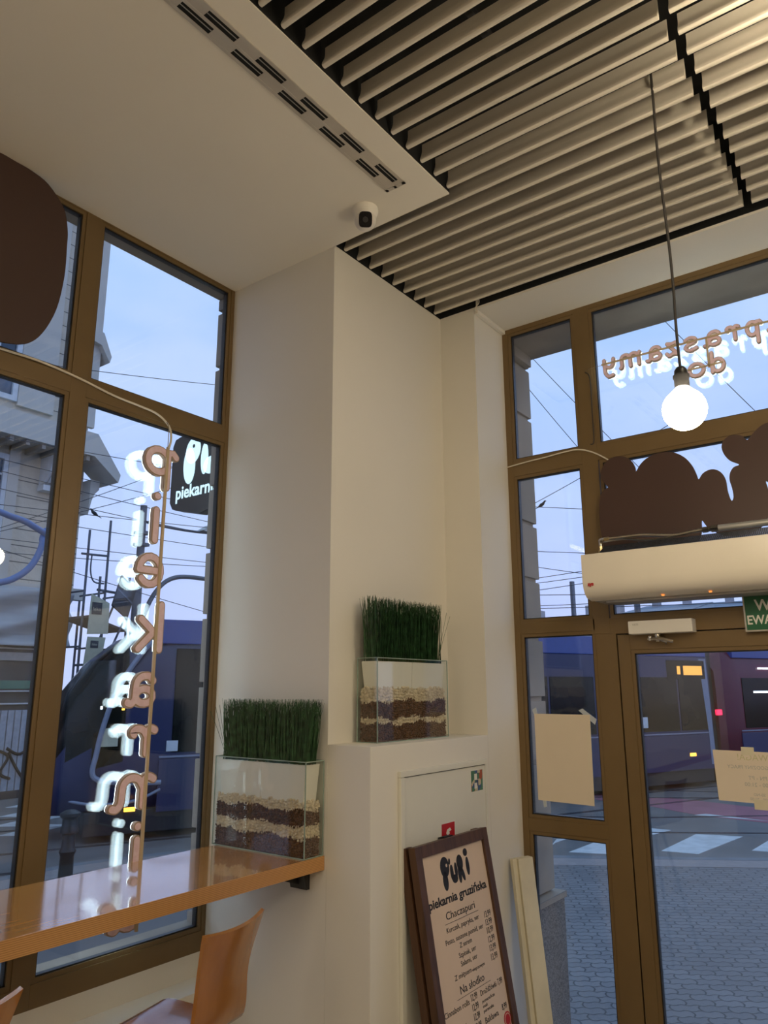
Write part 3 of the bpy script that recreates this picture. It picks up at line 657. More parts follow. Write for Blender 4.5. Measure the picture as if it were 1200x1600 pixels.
# ------------------------------------------------------------------ air curtain
A = thing('air_curtain', 'long cream air curtain heater mounted over the entrance door', 'heater')
ya, yb = -.30, 1.245
pf = [(3.085, 2.962), (3.083, 2.90), (3.084, 2.845), (3.090, 2.815), (3.104, 2.792), (3.125, 2.778), (3.16, 2.772), (3.185, 2.770), (3.185, 2.965), (3.10, 2.966)]
MB().prism([(a, b) for a, b in pf], 1, ya, yb).build('casing', 'ac', A, smooth=True)
MB().box(3.1855, 3.345, ya + .01, yb - .012, 2.768, 2.965).build('rear_housing', 'grey', A)
MB().box(3.19, 3.33, ya + .03, yb - .06, 2.760, 2.7675).build('outlet_grille', 'grey', A)
g = MB(); 
for k in range(200):
    y = ya + .03 + k * .0074
    if y < 1.17: g.prism([(3.105, 2.966), (3.108, 2.966), (3.168, 3.003), (3.165, 3.003)], 1, y, y + .0060)
for k in range(6): 
    t = k / 5; g.box(3.105 + .06 * t - .001, 3.105 + .06 * t + .001, ya + .03, 1.17, 2.966 + .037 * t, 2.968 + .037 * t)
tag(g.build('intake_grille', 'dark', A), 'dark mesh intake')
for y in (.93, .745): MB().lathe([(0, 0), (.007, 0), (.005, .004), (0, .004)], 12, (3.15, y, 2.7715), (0, 0, -1)).build('orange_reflection', 'orange_glint', A)  # small glowing discs imitate orange reflections on the underside
tm = MB(); textmesh(tm, 'sys', .022, lambda u, v, w_: (3.0845 - .001 - w_, 1.222 - u, 2.826 + v), align='LEFT', font_bold=.0008); tm.build('logo', 'red', A)
for y in (1.10, .5, -.1): MB().box(3.20, XR - .001, y - .012, y + .012, 2.80, 2.93).build('bracket', 'grey', A)
hs_ = MB(); hs_.tube(catmull([(3.21, 1.20, 2.967), (3.21, 1.20, 3.03), (3.20, 1.19, 3.043), (3.20, 1.12, 3.043), (3.20, 1.02, 3.042), (3.20, .93, 3.030), (3.20, .87, 3.024), (3.20, .80, 3.030), (3.20, .755, 3.032)], 5), .0075, 10)
hs_.tube(catmull([(3.215, 1.19, 3.035), (3.21, 1.10, 3.036), (3.205, 1.0, 3.020), (3.20, .93, 3.016), (3.20, .87, 3.020), (3.20, .82, 3.026)], 5), .005, 8)
Hs = tag(hs_.build('braided_hose', 'chrome', smooth=True), 'braided metal hose lying over the left end of the air curtain', 'hose')
MB().lathe([(0, 0), (.011, 0), (.011, .03), (.008, .032), (.008, .05), (0, .05)], 6, (3.21, 1.20, 2.966)).lathe([(0, 0), (.009, 0), (.009, .022), (0, .022)], 6, (3.20, 1.178, 3.043), (0, -1, 0)).build('brass_nut', 'brass', Hs)
PP = tag(MB().tube([(3.20, .70, 3.031), (3.20, -.4, 3.031)], .014, 14).build('steel_pipe', 'grey', smooth=True), 'straight grey steel pipe running above the air curtain', 'pipe')
w = MB()
for y0_, l, r_ in ((.762, .020, .013), (.742, .012, .010), (.728, .026, .015)): w.lathe([(0, 0), (r_, 0), (r_, l), (0, l)], 6, (3.20, y0_, 3.031), (0, -1, 0))
w.build('pipe_coupling', 'chrome', PP)

# exit sign
E_ = thing('exit_sign', 'green emergency exit sign with white letters above the door', 'sign')
MB().box(3.325, 3.3595, .35, .668, 2.618, 2.772).build('sign_frame', 'alu', E_, bevel=.002)
MB().box(3.3235, 3.326, .357, .661, 2.625, 2.765).build('sign_face', 'green', E_)
tm = MB(); textmesh(tm, 'WYJŚCIE', .062, lambda u, v, w_: (3.3233 - w_, .509 - u, 2.702 + v), sx=.92, font_bold=.0012); textmesh(tm, 'EWAKUACYJNE', .050, lambda u, v, w_: (3.3233 - w_, .509 - u, 2.648 + v), sx=.84, font_bold=.001)
tm.build('lettering', 'signwhite', E_)

# papers on the glass
Pq = thing('taped_paper', 'blank cream paper sheet taped to the narrow glass beside the door', 'paper')
T3 = lambda y, z, d=0: (3.3715 + d, y, z)
def quad(pts, mtl, name, parent, d0=-.0012, d1=0):
    w = MB(); n = len(pts); v = [T3(a, b, d0) for a, b in pts] + [T3(a, b, d1) for a, b in pts]
    w.add(v, [tuple(range(n)), tuple(range(2 * n - 1, n - 1, -1))] + [(i, i + n, (i + 1) % n + n, (i + 1) % n) for i in range(n)]); return w.build(name, mtl, parent)
s_ = 3.3915 / 3.33
quad([(1.641, 2.282), (1.641, 1.896), (1.371, 1.891), (1.366, 2.281)], 'white_paper', 'sheet', Pq)
for q in ([(1.42, 2.300), (1.40, 2.308), (1.336, 2.262), (1.345, 2.238)], [(1.652, 2.30), (1.63, 2.31), (1.625, 2.28), (1.64, 2.27)], [(1.62, 1.905), (1.60, 1.905), (1.60, 1.87), (1.615, 1.865)]): quad(q, 'tapeclear', 'tape', Pq, -.0004, .0004)
Pr = thing('opening_hours_paper', 'cream opening hours notice taped to the door glass', 'paper')
T3 = lambda y, z, d=0: (3.3675 + d, y, z)
quad([(.851, 2.153), (.845, 1.959), (.53, 1.955), (.53, 2.150)], 'white_paper', 'sheet', Pr)
quad([(.742, 2.168), (.742, 2.137), (.695, 2.137), (.695, 2.168)], 'tape', 'tape', Pr, -.0025, -.0013)
quad([(.715, 1.972), (.715, 1.935), (.65, 1.935), (.65, 1.972)], 'tape', 'tape', Pr, -.0025, -.0013)
tm = MB(); X3 = 3.3660
for tx, sz, z, mi in (('UWAGA!', .034, 2.118, 1), ('NOWE GODZINY PRACY', .019, 2.085, 0), ('PN - PT', .021, 2.045, 0), ('8:00 - 21:00', .021, 2.020, 0), ('SB-ND', .015, 1.985, 0), ('9:00 - 21:00', .015, 1.968, 0)):
    textmesh(tm, tx, sz, lambda u, v, w_, z=z: (X3 - w_, .692 + u, z + v), mi, ext=.0002)     # printed on the street side, mirrored from inside
tm.build('lettering', ['faint', 'faintyellow'], Pr, hole=True)

# ------------------------------------------------------------------ hydrant cabinet
HC = thing('hydrant_cabinet', 'cream metal hydrant cabinet set flush in the low wall', 'cabinet')
yf = YE
w = MB(); w.box(2.372, 2.400, yf - .016, yf - .0005, .75, 2.0775).box(2.372, 3.0095, yf - .016, yf - .0005, 2.078, 2.100).box(3.010, 3.03, yf - .010, yf - .0005, .75, 2.100); w.build('cabinet_frame', 'cab', HC, bevel=.004)
MB().box(2.4035, 3.008, yf - .008, yf - .0008, .76, 2.0745).build('cabinet_door', 'cab', HC, bevel=.001)
w = MB(); w.box(2.4006, 2.4030, yf - .004, yf - .0005, .76, 2.065).box(2.406, 3.010, yf - .004, yf - .0005, 2.0748, 2.078); w.build('door_gap', 'black', HC)
w = MB(); z = .8
while z < 2.07: w.box(2.4000, 2.4036, yf - .0095, yf - .0042, z, z + .018, 0); z += .026
w.build('hinge', 'cab', HC)
st = MB(); ys_ = yf - .009
st.box(2.645, 2.755, ys_, yf - .0081, 1.765, 1.885, 0); st.box(2.652, 2.748, ys_ - .0006, ys_ - .0001, 1.772, 1.878, 1)
st.prism([(2.685, 1.80), (2.69, 1.835), (2.683, 1.842), (2.692, 1.855), (2.712, 1.860), (2.722, 1.85), (2.706, 1.846), (2.71, 1.838), (2.70, 1.836), (2.702, 1.80)], 1, ys_ - .0012, ys_ - .0007, 0)
tag(st.build('hydrant_sticker', ['signwhite', 'red']), 'red square hydrant sticker on the cream cabinet behind the menu board', 'sticker')
m_, N_, L_, b_ = newmat('hologram'); b_.inputs['Roughness'].default_value = .25
tc_ = N_.new('ShaderNodeTexCoord'); vo = N_.new('ShaderNodeTexVoronoi'); vo.distance = 'CHEBYCHEV'; vo.inputs['Scale'].default_value = 45; L_.new(tc_.outputs['Object'], vo.inputs['Vector'])
rp = N_.new('ShaderNodeValToRGB'); rp.color_ramp.interpolation = 'CONSTANT'; cols = [(.02, .06, .16), (.05, .18, .12), (.35, .07, .04), (.55, .5, .35), (.03, .10, .25)]
rp.color_ramp.elements[0].color = (*cols[0], 1); rp.color_ramp.elements[1].position = .25; rp.color_ramp.elements[1].color = (*cols[1], 1)
for i in (2, 3, 4): e_ = rp.color_ramp.elements.new(.2 + .18 * i); e_.color = (*cols[i], 1)
sx_ = N_.new('ShaderNodeSeparateColor'); L_.new(vo.outputs['Color'], sx_.inputs[0]); L_.new(sx_.outputs[0], rp.inputs[0]); L_.new(rp.outputs[0], b_.inputs['Base Color']); M['holo'] = m_
st = MB().box(2.890, 2.985, ys_, yf - .0081, 1.975, 2.058, 0).box(2.915, 2.937, ys_ - .0004, ys_, 2.02, 2.045, 1).box(2.915, 2.937, ys_ - .0004, ys_, 1.985, 2.008, 1)
tag(st.build('inspection_sticker', ['holo', 'signwhite']), 'small colourful blue and red sticker in the cabinet door corner', 'sticker')

# ------------------------------------------------------------------ menu board
BO = thing('menu_board', 'dark wooden framed menu board leaning against the cream cabinet', 'sign board')
nrm = Vector((0, -1, .17)).normalized(); dn = Vector((0, -.17, -1)).normalized(); org = Vector((2.651, 1.66, 1.84))
TB = lambda u, v, w_: tuple(org + Vector((1, 0, 0)) * u + dn * v + nrm * w_)
def tb(w, u0, u1, v0, v1, w0, w1, mi=0):
    v = [TB(a, b, c) for a in (u0, u1) for b in (v0, v1) for c in (w0, w1)]
    w.add(v, [(0, 1, 3, 2), (4, 6, 7, 5), (0, 4, 5, 1), (2, 3, 7, 6), (0, 2, 6, 4), (1, 5, 7, 3)], mi)
HB = 1.30
for off, nm in ((0, 'front_frame'), (-.040, 'rear_leg_frame')):
    w = MB(); a, b = -.030 + off, off
    ex = .004 if off else 0
    tb(w, -.262 - ex, -.222, 0, HB, a, b); tb(w, .222, .262 - ex, 0, HB, a, b)
    if off == 0: tb(w, -.222, .222, 0, .042, a, b); tb(w, -.222, .222, 1.1, 1.14, a, b)
    else: tb(w, -.222, .222, .01, .045, a, b); tb(w, -.222, .222, 1.1, 1.14, a, b)
    w.build(nm, 'walnut', BO, bevel=.002)
w = MB(); tb(w, -.221, .221, .043, 1.099, -.020, -.010); PN = w.build('menu_panel', 'paper', BO)
w = MB(); tb(w, -.03, .03, -.004, .0, -.05, -.02); w.build('hinge', 'black', BO)
tm = MB(); ZP = -.010
def mtext(s, uc, vb, wd, h, al='CENTER', bold=0):
    cu = bpy.data.curves.new('l', 'FONT'); cu.body = s; cu.size = 1; ob = bpy.data.objects.new('l', cu); C.objects.link(ob); bpy.context.view_layer.update()
    dx = ob.dimensions.x; bpy.data.objects.remove(ob); bpy.data.curves.remove(cu)
    size = h / .52; sx = wd / (dx * size)
    textmesh(tm, s, size, lambda u, v, w_: TB(uc + u, vb - v, ZP + w_), 0, al, sx, .0004, bold)
def tline(u0, u1, v, t=.0012): tb(tm, u0, u1, v, v + t, ZP, ZP + .0008)
mtext('piekarnia gruzińska', -.006, .216, .410, .022, bold=.0011)
mtext('Chaczapuri', -.010, .268, .205, .019); tline(-.126, .113, .280)
for s, u0, u1, v in (('Kurczak, papryka, ser', -.123, .108, .309), ('Pesto, suszone pomid, ser', -.140, .127, .345), ('Z serem', -.051, .034, .372), ('Szpinak, ser', -.067, .054, .402), ('Salami, ser', -.062, .054, .430), ('Z mięsem', -.114, .0, .463)):
    mtext(s, (u0 + u1) / 2, v, u1 - u0, .0125)
mtext('wieprzowym', .052, .464, .092, .0085)
for s, v in (('13,99', .316), ('13,99', .344), ('10,99', .372), ('12,99', .403), ('13,99', .433), ('13,99', .464)): mtext(s, .173, v, .047, .0165)
mtext('Na słodko', -.007, .510, .170, .019); tline(-.119, .120, .521)
mtext('Cinnabon rolls', -.128, .554, .166, .0135); mtext('12,99', -.011, .550, .043, .0165); mtext('12,99', -.011, .581, .042, .0165); mtext('12,99', -.010, .611, .041, .0165); mtext('12,99', -.010, .641, .041, .0165)
mtext('Drożdżówki', .096, .551, .120, .0135); mtext('7,99', .184, .551, .036, .0155)
mtext('pomarańcza', .086, .575, .092, .008); mtext('mak', .057, .591, .034, .008); mtext('porzeczka', .077, .606, .074, .008)
mtext('Baklawa', .089, .641, .098, .0145); mtext('8,99', .188, .636, .036, .0155); mtext('wiśniowy', -.14, .612, .11, .0135); mtext('kakaowy', -.14, .670, .11, .0135)
tm.build('menu_lettering', 'ink', PN)
# bubble logo on the menu
def bub(w, cu_, cv, ru, rv, rot=0, T=None, mi=0, n=20, dep=(0, .0010)):
    pts = []
    for i in range(n):
        a = 2 * PI * i / n; x, y = ru * math.cos(a), rv * math.sin(a); c_, s2 = math.cos(rot), math.sin(rot); pts.append((cu_ + x * c_ - y * s2, cv + x * s2 + y * c_))
    v = [T(a, b, dep[0]) for a, b in pts] + [T(a, b, dep[1]) for a, b in pts]
    w.add(v, [tuple(range(n)), tuple(range(2 * n - 1, n - 1, -1))] + [(i, i + n, (i + 1) % n + n, (i + 1) % n) for i in range(n)], mi)
w = MB(); TL = lambda u, v, d: TB(u, v, ZP + d)
for b in ((-.074, .096, .030, .036), (-.080, .142, .017, .034), (-.038, .082, .006, .011, .2), (-.030, .122, .011, .028), (.000, .118, .010, .027), (-.014, .146, .020, .015), (.033, .098, .022, .029), (.023, .136, .0115, .032), (.045, .138, .010, .028, -.35), (.082, .068, .015, .014), (.087, .118, .012, .033)):
    bub(w, b[0], b[1], b[2], b[3], b[4] if len(b) > 4 else 0, TL)
bub(w, -.062, .092, .0055, .006, 0, TL, 1, dep=(.001, .0014)); bub(w, .058, .090, .0045, .005, 0, TL, 1, dep=(.001, .0014))
w.build('logo', ['ink', 'paper'], PN)
w = MB(); bub(w, .196, .672, .026, .026, 0, TL, 0, 28); bub(w, .196, .672, .021, .021, 0, TL, 1, 28, (.001, .0014)); bub(w, .196, .672, .018, .018, 0, TL, 0, 28, (.0014, .0018)); w.build('round_stamp', ['red', 'paper'], PN)

# leaning plank
w = MB()
top = [Vector((3.188, 1.690, 1.665)), Vector((3.292, 1.650, 1.665))]; shift = Vector((-.115, -.165, -1.11)); nn = Vector((.012, .030, 0)); 
def slab(a, b, d): 
    v = [a, b, b + d, a + d]; v2 = [p + shift for p in v]; return [tuple(p) for p in v + v2], [(0, 1, 2, 3), (7, 6, 5, 4), (0, 4, 5, 1), (1, 5, 6, 2), (2, 6, 7, 3), (3, 7, 4, 0)]
w.add(*slab(top[0], top[0] + (top[1] - top[0]) * .22, nn * .6)); w.add(*slab(top[0] + (top[1] - top[0]) * .24 - nn * .25, top[1] - nn * .25, nn))
tag(w.build('leaning_plank', 'plank', bevel=.0015), 'cream plank leaning upright in the corner beside the glass door', 'plank')

# ================================================================== OUTSIDE
struct(MB().box(-60, 140, -90, 160, -.6, -.1).build('street', 'asphalt'), 'grey asphalt street outside')
cur = [(-30, 10.15), (2, 10.35), (6.4, 10.45), (8.0, 9.9), (9.4, 8.2), (10.3, 6.3), (11.15, 4.9), (12.75, 2.4), (15.2, -1.6), (20, -9), (40, -40)]
walk = cur + [(XO, -40), (XO, YO), (-30, YO)]
struct(MB().prism(walk, 2, -.35, 0).build('sidewalk', 'pavers'), 'grey interlocking paver sidewalk around the corner')
def inset(c, d):
    out = []
    for i, p in enumerate(c):
        a = Vector(c[max(i - 1, 0)]); b = Vector(c[min(i + 1, len(c) - 1)]); t = (b - a).normalized(); n = Vector((t.y, -t.x)); q = Vector(p) + n * d; out.append((q.x, q.y))
    return out
struct(MB().prism([(a, b) for a, b in cur] + inset(cur, .18)[::-1], 2, -.2, .006).build('curb', 'slab'), 'concrete curb edging the sidewalk')
struct(MB().prism([(a, b) for a, b in inset(cur, .18)] + inset(cur, .62)[::-1], 2, -.05, .004).build('kerb_strip', mat('tactile_strip', (.30, .25, .24), .7)), 'reddish paving strip along the curb')
struct(MB().prism([(-30, YO), (2.2, YO), (6.3, 6.0), (6.6, 9.0), (6.2, 9.8), (-30, 9.6)], 2, -.02, .003).build('path', mat('slab_path', (.15, .138, .138), .6, var=.15, scale=.7)), 'dark concrete slab path outside the counter window')
w = MB()
for p in ([(12.74, 4.137), (14.5, 4.08), (14.744, 3.373), (12.845, 3.606)], [(11.805, 5.271), (12.753, 5.238), (13.542, 4.849), (12.015, 4.746)], [(12.063, 5.692), (12.675, 5.864), (12.771, 5.732), (12.379, 5.752)], [(14.185, 4.898), (14.613, 4.908), (14.637, 4.551), (14.015, 4.674)], [(13.6, 3.0), (15.6, 2.9), (15.9, 2.2), (13.8, 2.3)], [(16.598, 4.659), (16.878, 4.523), (16.691, 3.335), (16.66, 3.842)]):
    w.prism(p, 2, -.1, -.094)
for p in ([(8.9, 17.0), (9.9, 17.4), (10.3, 17.0), (9.3, 16.6)], [(8.2, 15.9), (9.2, 16.3), (9.5, 15.9), (8.5, 15.5)], [(7.6, 14.9), (8.7, 15.3), (9.0, 14.9), (7.9, 14.5)], [(7.2, 13.9), (8.3, 14.3), (8.6, 13.9), (7.5, 13.5)]): w.prism(p, 2, -.1, -.094)
struct(w.build('crosswalk', 'paint'), 'white painted crosswalk bars on the street')
struct(MB().prism(catmull([(18.488, 7.485), (18.478, 6.234), (18.755, 5.579), (18.289, 3.628), (17.9, 2.2), (16.0, 1.6), (16.4, 3.0), (16.513, 3.81), (16.708, 4.758), (17.289, 5.872), (17.52, 7.103)], 3, True), 2, -.1, -.096).build('bike_lane', 'redlane'), 'pink-red painted lane on the street')
w = MB()
for off in (0, 1.435, 3.6, 5.0):
    a = Vector((-6, 17.6)) + Vector((.41, .91)) * (off - 1.2); d = Vector((.912, -.4105))
    pts = [a + d * t for t in range(0, 60, 3)]
    for i in range(len(pts) - 1):
        for q in (0, .09): w.prism([tuple(pts[i] + Vector((0, q))), tuple(pts[i + 1] + Vector((0, q))), tuple(pts[i + 1] + Vector((0, q + .035))), tuple(pts[i] + Vector((0, q + .035)))], 2, -.1, -.092)
for p in ([(19.8, 6.76), (20.9, 4.1)], [(18.38, 6.3), (19.6, 4.5)], [(15.73, 5.27), (17.3, 3.45), (18.5, 1.5)], [(14.15, 4.76), (15.3, 3.08), (16.6, .8)], [(13.0, 6.9), (14.15, 4.76)], [(14.6, 7.1), (15.73, 5.27)]):
    for i in range(len(p) - 1):
        (ax_, ay_), (bx_, by_) = p[i], p[i + 1]; w.prism([(ax_, ay_), (bx_, by_), (bx_ + .07, by_ + .04), (ax_ + .07, ay_ + .04)], 2, -.1, -.092)
struct(w.build('tram_tracks', 'rail'), 'dark tram rails in the street')

# ------------------------------------------------------------------ tram
ang = math.radians(-24.24)
def tram(Tn, s0, s1, nose, second=False):
    def sec(s, hw, zt, zb=.42, n=24):
        out = []
        for i in range(n):
            a = 2 * PI * i / n + PI / n; ca, sa = math.cos(a), math.sin(a); q = (abs(ca) ** 7 + abs(sa) ** 7) ** (-1 / 7)
            out.append((s, 1.2 + hw * ca * q, (zt + zb) / 2 + (zt - zb) / 2 * sa * q))
        return out
    if nose: S_ = [(-.80, .45, 1.05), (-.70, .72, 1.75), (-.45, .94, 2.45), (-.05, 1.08, 3.0), (.45, 1.16, 3.42), (1.1, 1.2, 3.68), (1.8, 1.2, 3.77)] + [(s, 1.2, 3.77) for s in (4, 7, 10, 13, s1)]
    else: S_ = [(s0, 1.05, 3.3), (s0 + .35, 1.18, 3.65), (s0 + .8, 1.2, 3.77)] + [(s, 1.2, 3.77) for s in (s0 + 5, s0 + 9, s1)]
    vs = []; fs = []; ms = []
    for s, hw, zt in S_: vs += sec(s, hw, zt)
    n = 24
    w = MB(); w.add(vs, [])
    for i in range(len(S_) - 1):
        for k in range(n):
            f = (i * n + k, i * n + (k + 1) % n, (i + 1) * n + (k + 1) % n, (i + 1) * n + k)
            zc = sum(vs[j][2] for j in f) / 4; sc_ = sum(vs[j][0] for j in f) / 4
            w.f.append(f); w.m.append(1 if (nose and sc_ < .75 and 1.35 < zc < 3.2) else 0)
    w.f += [tuple(range(n)), tuple(range((len(S_) - 1) * n, len(S_) * n))]; w.m += [0, 0]
    w.build('tram_body', ['maroon' if second else 'navy', 'tramglass'], Tn, smooth=True)
    a0 = (1.25 if nose else s0 + .9)
    MB().box(a0 - .2, s1 - .1, -.012, 0.02, .45, 1.30).build('lower_panel', 'navy', Tn, bevel=.006)
    MB().box(a0 - .3, s1 - .05, -.016, .3, 3.30, 3.735).build('roof_band', 'blue' if not second else 'blue', Tn, bevel=.02)
    if nose: MB().box(8.8, s1 - .05, -.014, .02, 2.78, 3.29).build('roof_band', 'navy', Tn)
    s = a0; k = 0
    while s < s1 - .3:
        e = min(s + 1.45, s1 - .15); zt_ = 3.22 if s < 8.5 else 2.76
        MB().box(s, e - .07, -.018, .01, 1.42, zt_).build('window', 'tramglass', Tn, bevel=.012); s = e; k += 1
    MB().box(a0 - .2, s1 - .1, -.02, 0, 1.335, 1.365).build('waist_stripe', 'tramgrey', Tn)
    MB().box((-.1 if nose else s0 + .1), s1, .10, 2.3, .12, .50).build('skirt', 'skirt', Tn, bevel=.02)
    for sw in ((2.2, 4.0, 10.5, 12.3) if nose else (s0 + 2, s0 + 3.8)):
        for yy in (.35, 1.85): MB().lathe([(0, 0), (.30, 0), (.33, .03), (.33, .10), (0, .10)], 24, (sw, yy, .33), (0, 1, 0)).build('wheel', 'skirt', Tn, smooth=True)
    return Tn
TA = thing('tram', 'long dark blue articulated tram with a maroon rear car passing outside', 'tram', loc=(7.623, 11.792, -.1), rz=ang)
tram(TA, -.8, 15.5, True)
# front pillar and belt line, lamps
MB().tube(catmull([(.95, -.005, 3.50), (.62, -.005, 3.10), (.30, .01, 2.55), (.12, .04, 2.0), (.02, .06, 1.45), (.02, .05, 1.05), (.6, -.01, .95), (1.1, -.015, .93)], 6), .045, 8).build('pillar_stripe', 'tramgrey', TA, smooth=True)
MB().tube(catmull([(-.62, .55, .78), (-.3, .25, .68), (.15, .06, .62), (.7, 0, .66), (1.1, -.01, .82)], 6), .025, 8).build('belt_stripe', 'tramgrey', TA, smooth=True)
MB().box(-.52, -.40, .32, .42, 1.10, 1.24).build('tail_lamp', 'redlamp', TA, bevel=.02)
MB().box(.52, .70, -.03, 0.02, .49, .555).build('indicator_lamp', 'amber', TA, bevel=.01)
MB().box(.02, .05, .0, .04, 2.17, 2.22).build('cab_lamp', 'whitelamp', TA); MB().box(.37, .41, -.02, .02, 2.15, 2.18).build('cab_lamp', 'amber', TA)
MB().box(1.16, 1.36, -.024, -.012, 1.44, 1.62).build('window_sticker', 'winwhite', TA)
MB().box(12.88, 13.06, -.026, -.014, 1.52, 1.78).build('window_sticker', 'winwhite', TA)
MB().box(.05, .35, .05, .09, 1.55, 1.85).build('window_sticker', 'banner', TA)
MB().box(13.9, 15.35, -.024, -.01, 2.72, 3.20).build('display_housing', 'tramglass', TA)
tm = MB().box(14.28, 14.40, -.030, -.022, 2.84, 3.05).box(14.52, 15.24, -.030, -.022, 2.82, 3.06); tm.build('destination_display', 'amberdim', TA)
MB().box(14.50, 14.72, -.03, -.01, .78, .86).build('indicator_lamp', 'amber', TA, bevel=.01)
w = MB(); w.prism([(15.15, 3.25), (15.42, 3.25), (15.48, .55), (15.3, .55), (15.3, 1.35)], 1, -.022, -.012); w.build('end_pillar', 'tramgrey', TA)
tram(TA, 15.95, 29, False, True); TBm = TA
for z, s_ in ((2.35, 17.3), (3.0, 17.6)): MB().box(s_, s_ + .8, -.026, -.014, z, z + .05).build('window_light', 'whitelamp', TBm)
MB().box(15.75, 15.95, .02, .08, 1.78, 1.92).build('tail_lamp', 'redlamp', TBm)
MB().box(15.5, 15.95, .25, 2.15, .5, 3.5).build('gangway_bellows', 'skirt', TBm)

# ------------------------------------------------------------------ corner building across the street
BD = thing('corner_building', 'beige corner building with rusticated walls and wide eaves across the street', 'building')
MB().box(-14, 11.18, 19, 30, 4.9, 22).build('upper_wall', 'facade', BD)
MB().box(-14, 11.10, 19.05, 30, -.1, 4.9).build('ground_floor_wall', 'facadeplain', BD)
for x0, x1, z0, z1 in ((9.05, 10.05, 9.72, 22), (5.6, 6.6, 9.72, 22), (9.02, 9.30, 4.9, 8.6), (11.0, 11.30, 9.7, 22)): MB().box(x0, x1, 18.88, 19.02, z0, z1).build('pilaster', 'facadeplain', BD)
MB().box(-14, 11.4, 18.75, 19, 4.75, 5.05).build('string_course', 'facadeplain', BD)
ev = MB().prism([(-14, 8.60), (10.9, 8.60), (11.68, 8.02), (11.74, 8.25), (10.95, 9.25), (-14, 9.35)], 1, 18.05, 19.0).build('eaves', 'facadeplain', BD)
for i in range(26):
    x = 10.75 - i * .42; MB().box(x - .05, x + .05, 18.12, 18.98, 8.46, 8.599).build('eaves_beam', 'eave', ev)
MB().prism([(10.7, 12.3), (11.2, 12.2), (11.5, 11.75), (11.55, 11.95), (11.25, 12.6), (10.7, 12.7)], 1, 18.7, 20).build('upper_cornice', 'facadeplain', BD)
MB().prism([(11.18, 7.1), (11.25, 7.5), (11.32, 7.7), (11.45, 7.85), (11.45, 8.1), (11.18, 8.1)], 1, 18.6, 20).build('console', 'facadeplain', BD)
for xc in (10.15, 7.2, 4.4):
    w = MB()
    for k in range(5): w.prism([(18.9 - .55, 8.8), (18.9 - .62, 8.45), (18.9 - .42, 8.0), (18.9 - .15, 7.75), (19.0, 7.7), (19.0, 8.8)], 0, xc - .24 + k * .1, xc - .24 + k * .1 + .075)
    w.box(xc - .26, xc + .26, 18.70, 19.0, 7.55, 7.70); w.build('corbel', 'winwhite', BD)
def fwin(x0, x1, z0, z1):
    f = MB(); 
    for p in ((x0 - .14, x1 + .14, z0 - .14, z0), (x0 - .14, x1 + .14, z1, z1 + .14), (x0 - .14, x0, z0, z1), (x1, x1 + .14, z0, z1)): f.box(p[0], p[1], 18.90, 19.02, p[2], p[3])
    xm = (x0 + x1) / 2; f.box(xm - .05, xm + .05, 18.93, 19.01, z0, z1)
    k = 1
    while z0 + k * .55 < z1: f.box(x0, x1, 18.95, 19.01, z0 + k * .55 - .025, z0 + k * .55 + .025); k += 1
    o = f.build('window', 'winwhite', BD); MB().box(x0, x1, 18.975, 18.998, z0, z1).build('pane', 'winglass', o)
for x0 in (7.95, 5.2, 2.4):
    fwin(x0, x0 + .95, 9.95, 11.6); fwin(x0, x0 + .95, 5.6, 8.2); fwin(x0, x0 + .95, 13.2, 15.0)
# plastic sheeting, shopfront
rr = random.Random(3); w = MB(); nx, nz = 60, 14; vs = []
for j in range(nz + 1):
    for i in range(nx + 1):
        x = -2 + 12.85 * i / nx; z = 3.45 + 1.45 * j / nz
        vs.append((x, 18.42 + .10 * math.sin(z * 9 + math.sin(x * 1.7) * 1.5) + .05 * math.sin(x * 3.1 + z * 4), z - .10 * math.sin(x * 1.5) * (1 - abs(2 * j / nz - 1))))
fs = [(j * (nx + 1) + i, j * (nx + 1) + i + 1, (j + 1) * (nx + 1) + i + 1, (j + 1) * (nx + 1) + i) for j in range(nz) for i in range(nx)]
o = w.add(vs, fs).build('plastic_sheeting', 'sheet', smooth=True); md = o.modifiers.new('s', 'SOLIDIFY'); md.thickness = .01
tag(o, 'pale wrinkled plastic sheeting hung across the building front', 'sheeting')
w = MB().box(-4, 10.7, 18.7, 19.0, 1.5, 3.5); tag(w.build('shopfront', 'shop'), 'dark shopfront strip behind the hoarding', 'shopfront')
sf = C.objects['shopfront']
for z in (3.38, 2.35, 2.05): MB().box(-4, 10.7, 18.62, 18.69, z, z + .035).build('rail', 'winwhite', sf)
MB().box(-4, 10.7, 18.60, 18.69, 2.42, 2.62).build('netting', 'greennet', sf); MB().box(8.4, 10.1, 18.62, 18.69, 3.1, 3.3).build('perforated_strip', 'grey', sf)
HO = thing('hoarding_fence', 'white corrugated hoarding with black graffiti across the street', 'fence')
k = 0; x = -3
while x < 10.6: MB().box(x, x + .14, 18.30, 18.36 + .02 * (k % 2), .08, 1.92).build('panel', 'fence', HO); x += .17; k += 1
w = MB()
for p in ([(8.9, .8), (9.2, 1.0), (9.5, .85), (9.35, .5), (9.6, .35)], [(9.5, .95), (9.75, .55), (9.95, .3)], [(9.45, 1.05), (9.8, .9), (10.2, 1.25)], [(9.0, .9), (9.05, .45)], [(10.05, 1.7), (10.0, 1.3), (10.1, 1.2)], [(8.6, 1.4), (8.8, 1.75), (9.0, 1.3)]):
    w.tube([(a, 18.29, b) for a, b in catmull(p)], .035, 6)
w.build('graffiti', 'ink', HO)
MB().box(-3, 10.62, 18.28, 18.42, -.1, .08).build('base_rail', 'scafdeck', HO)

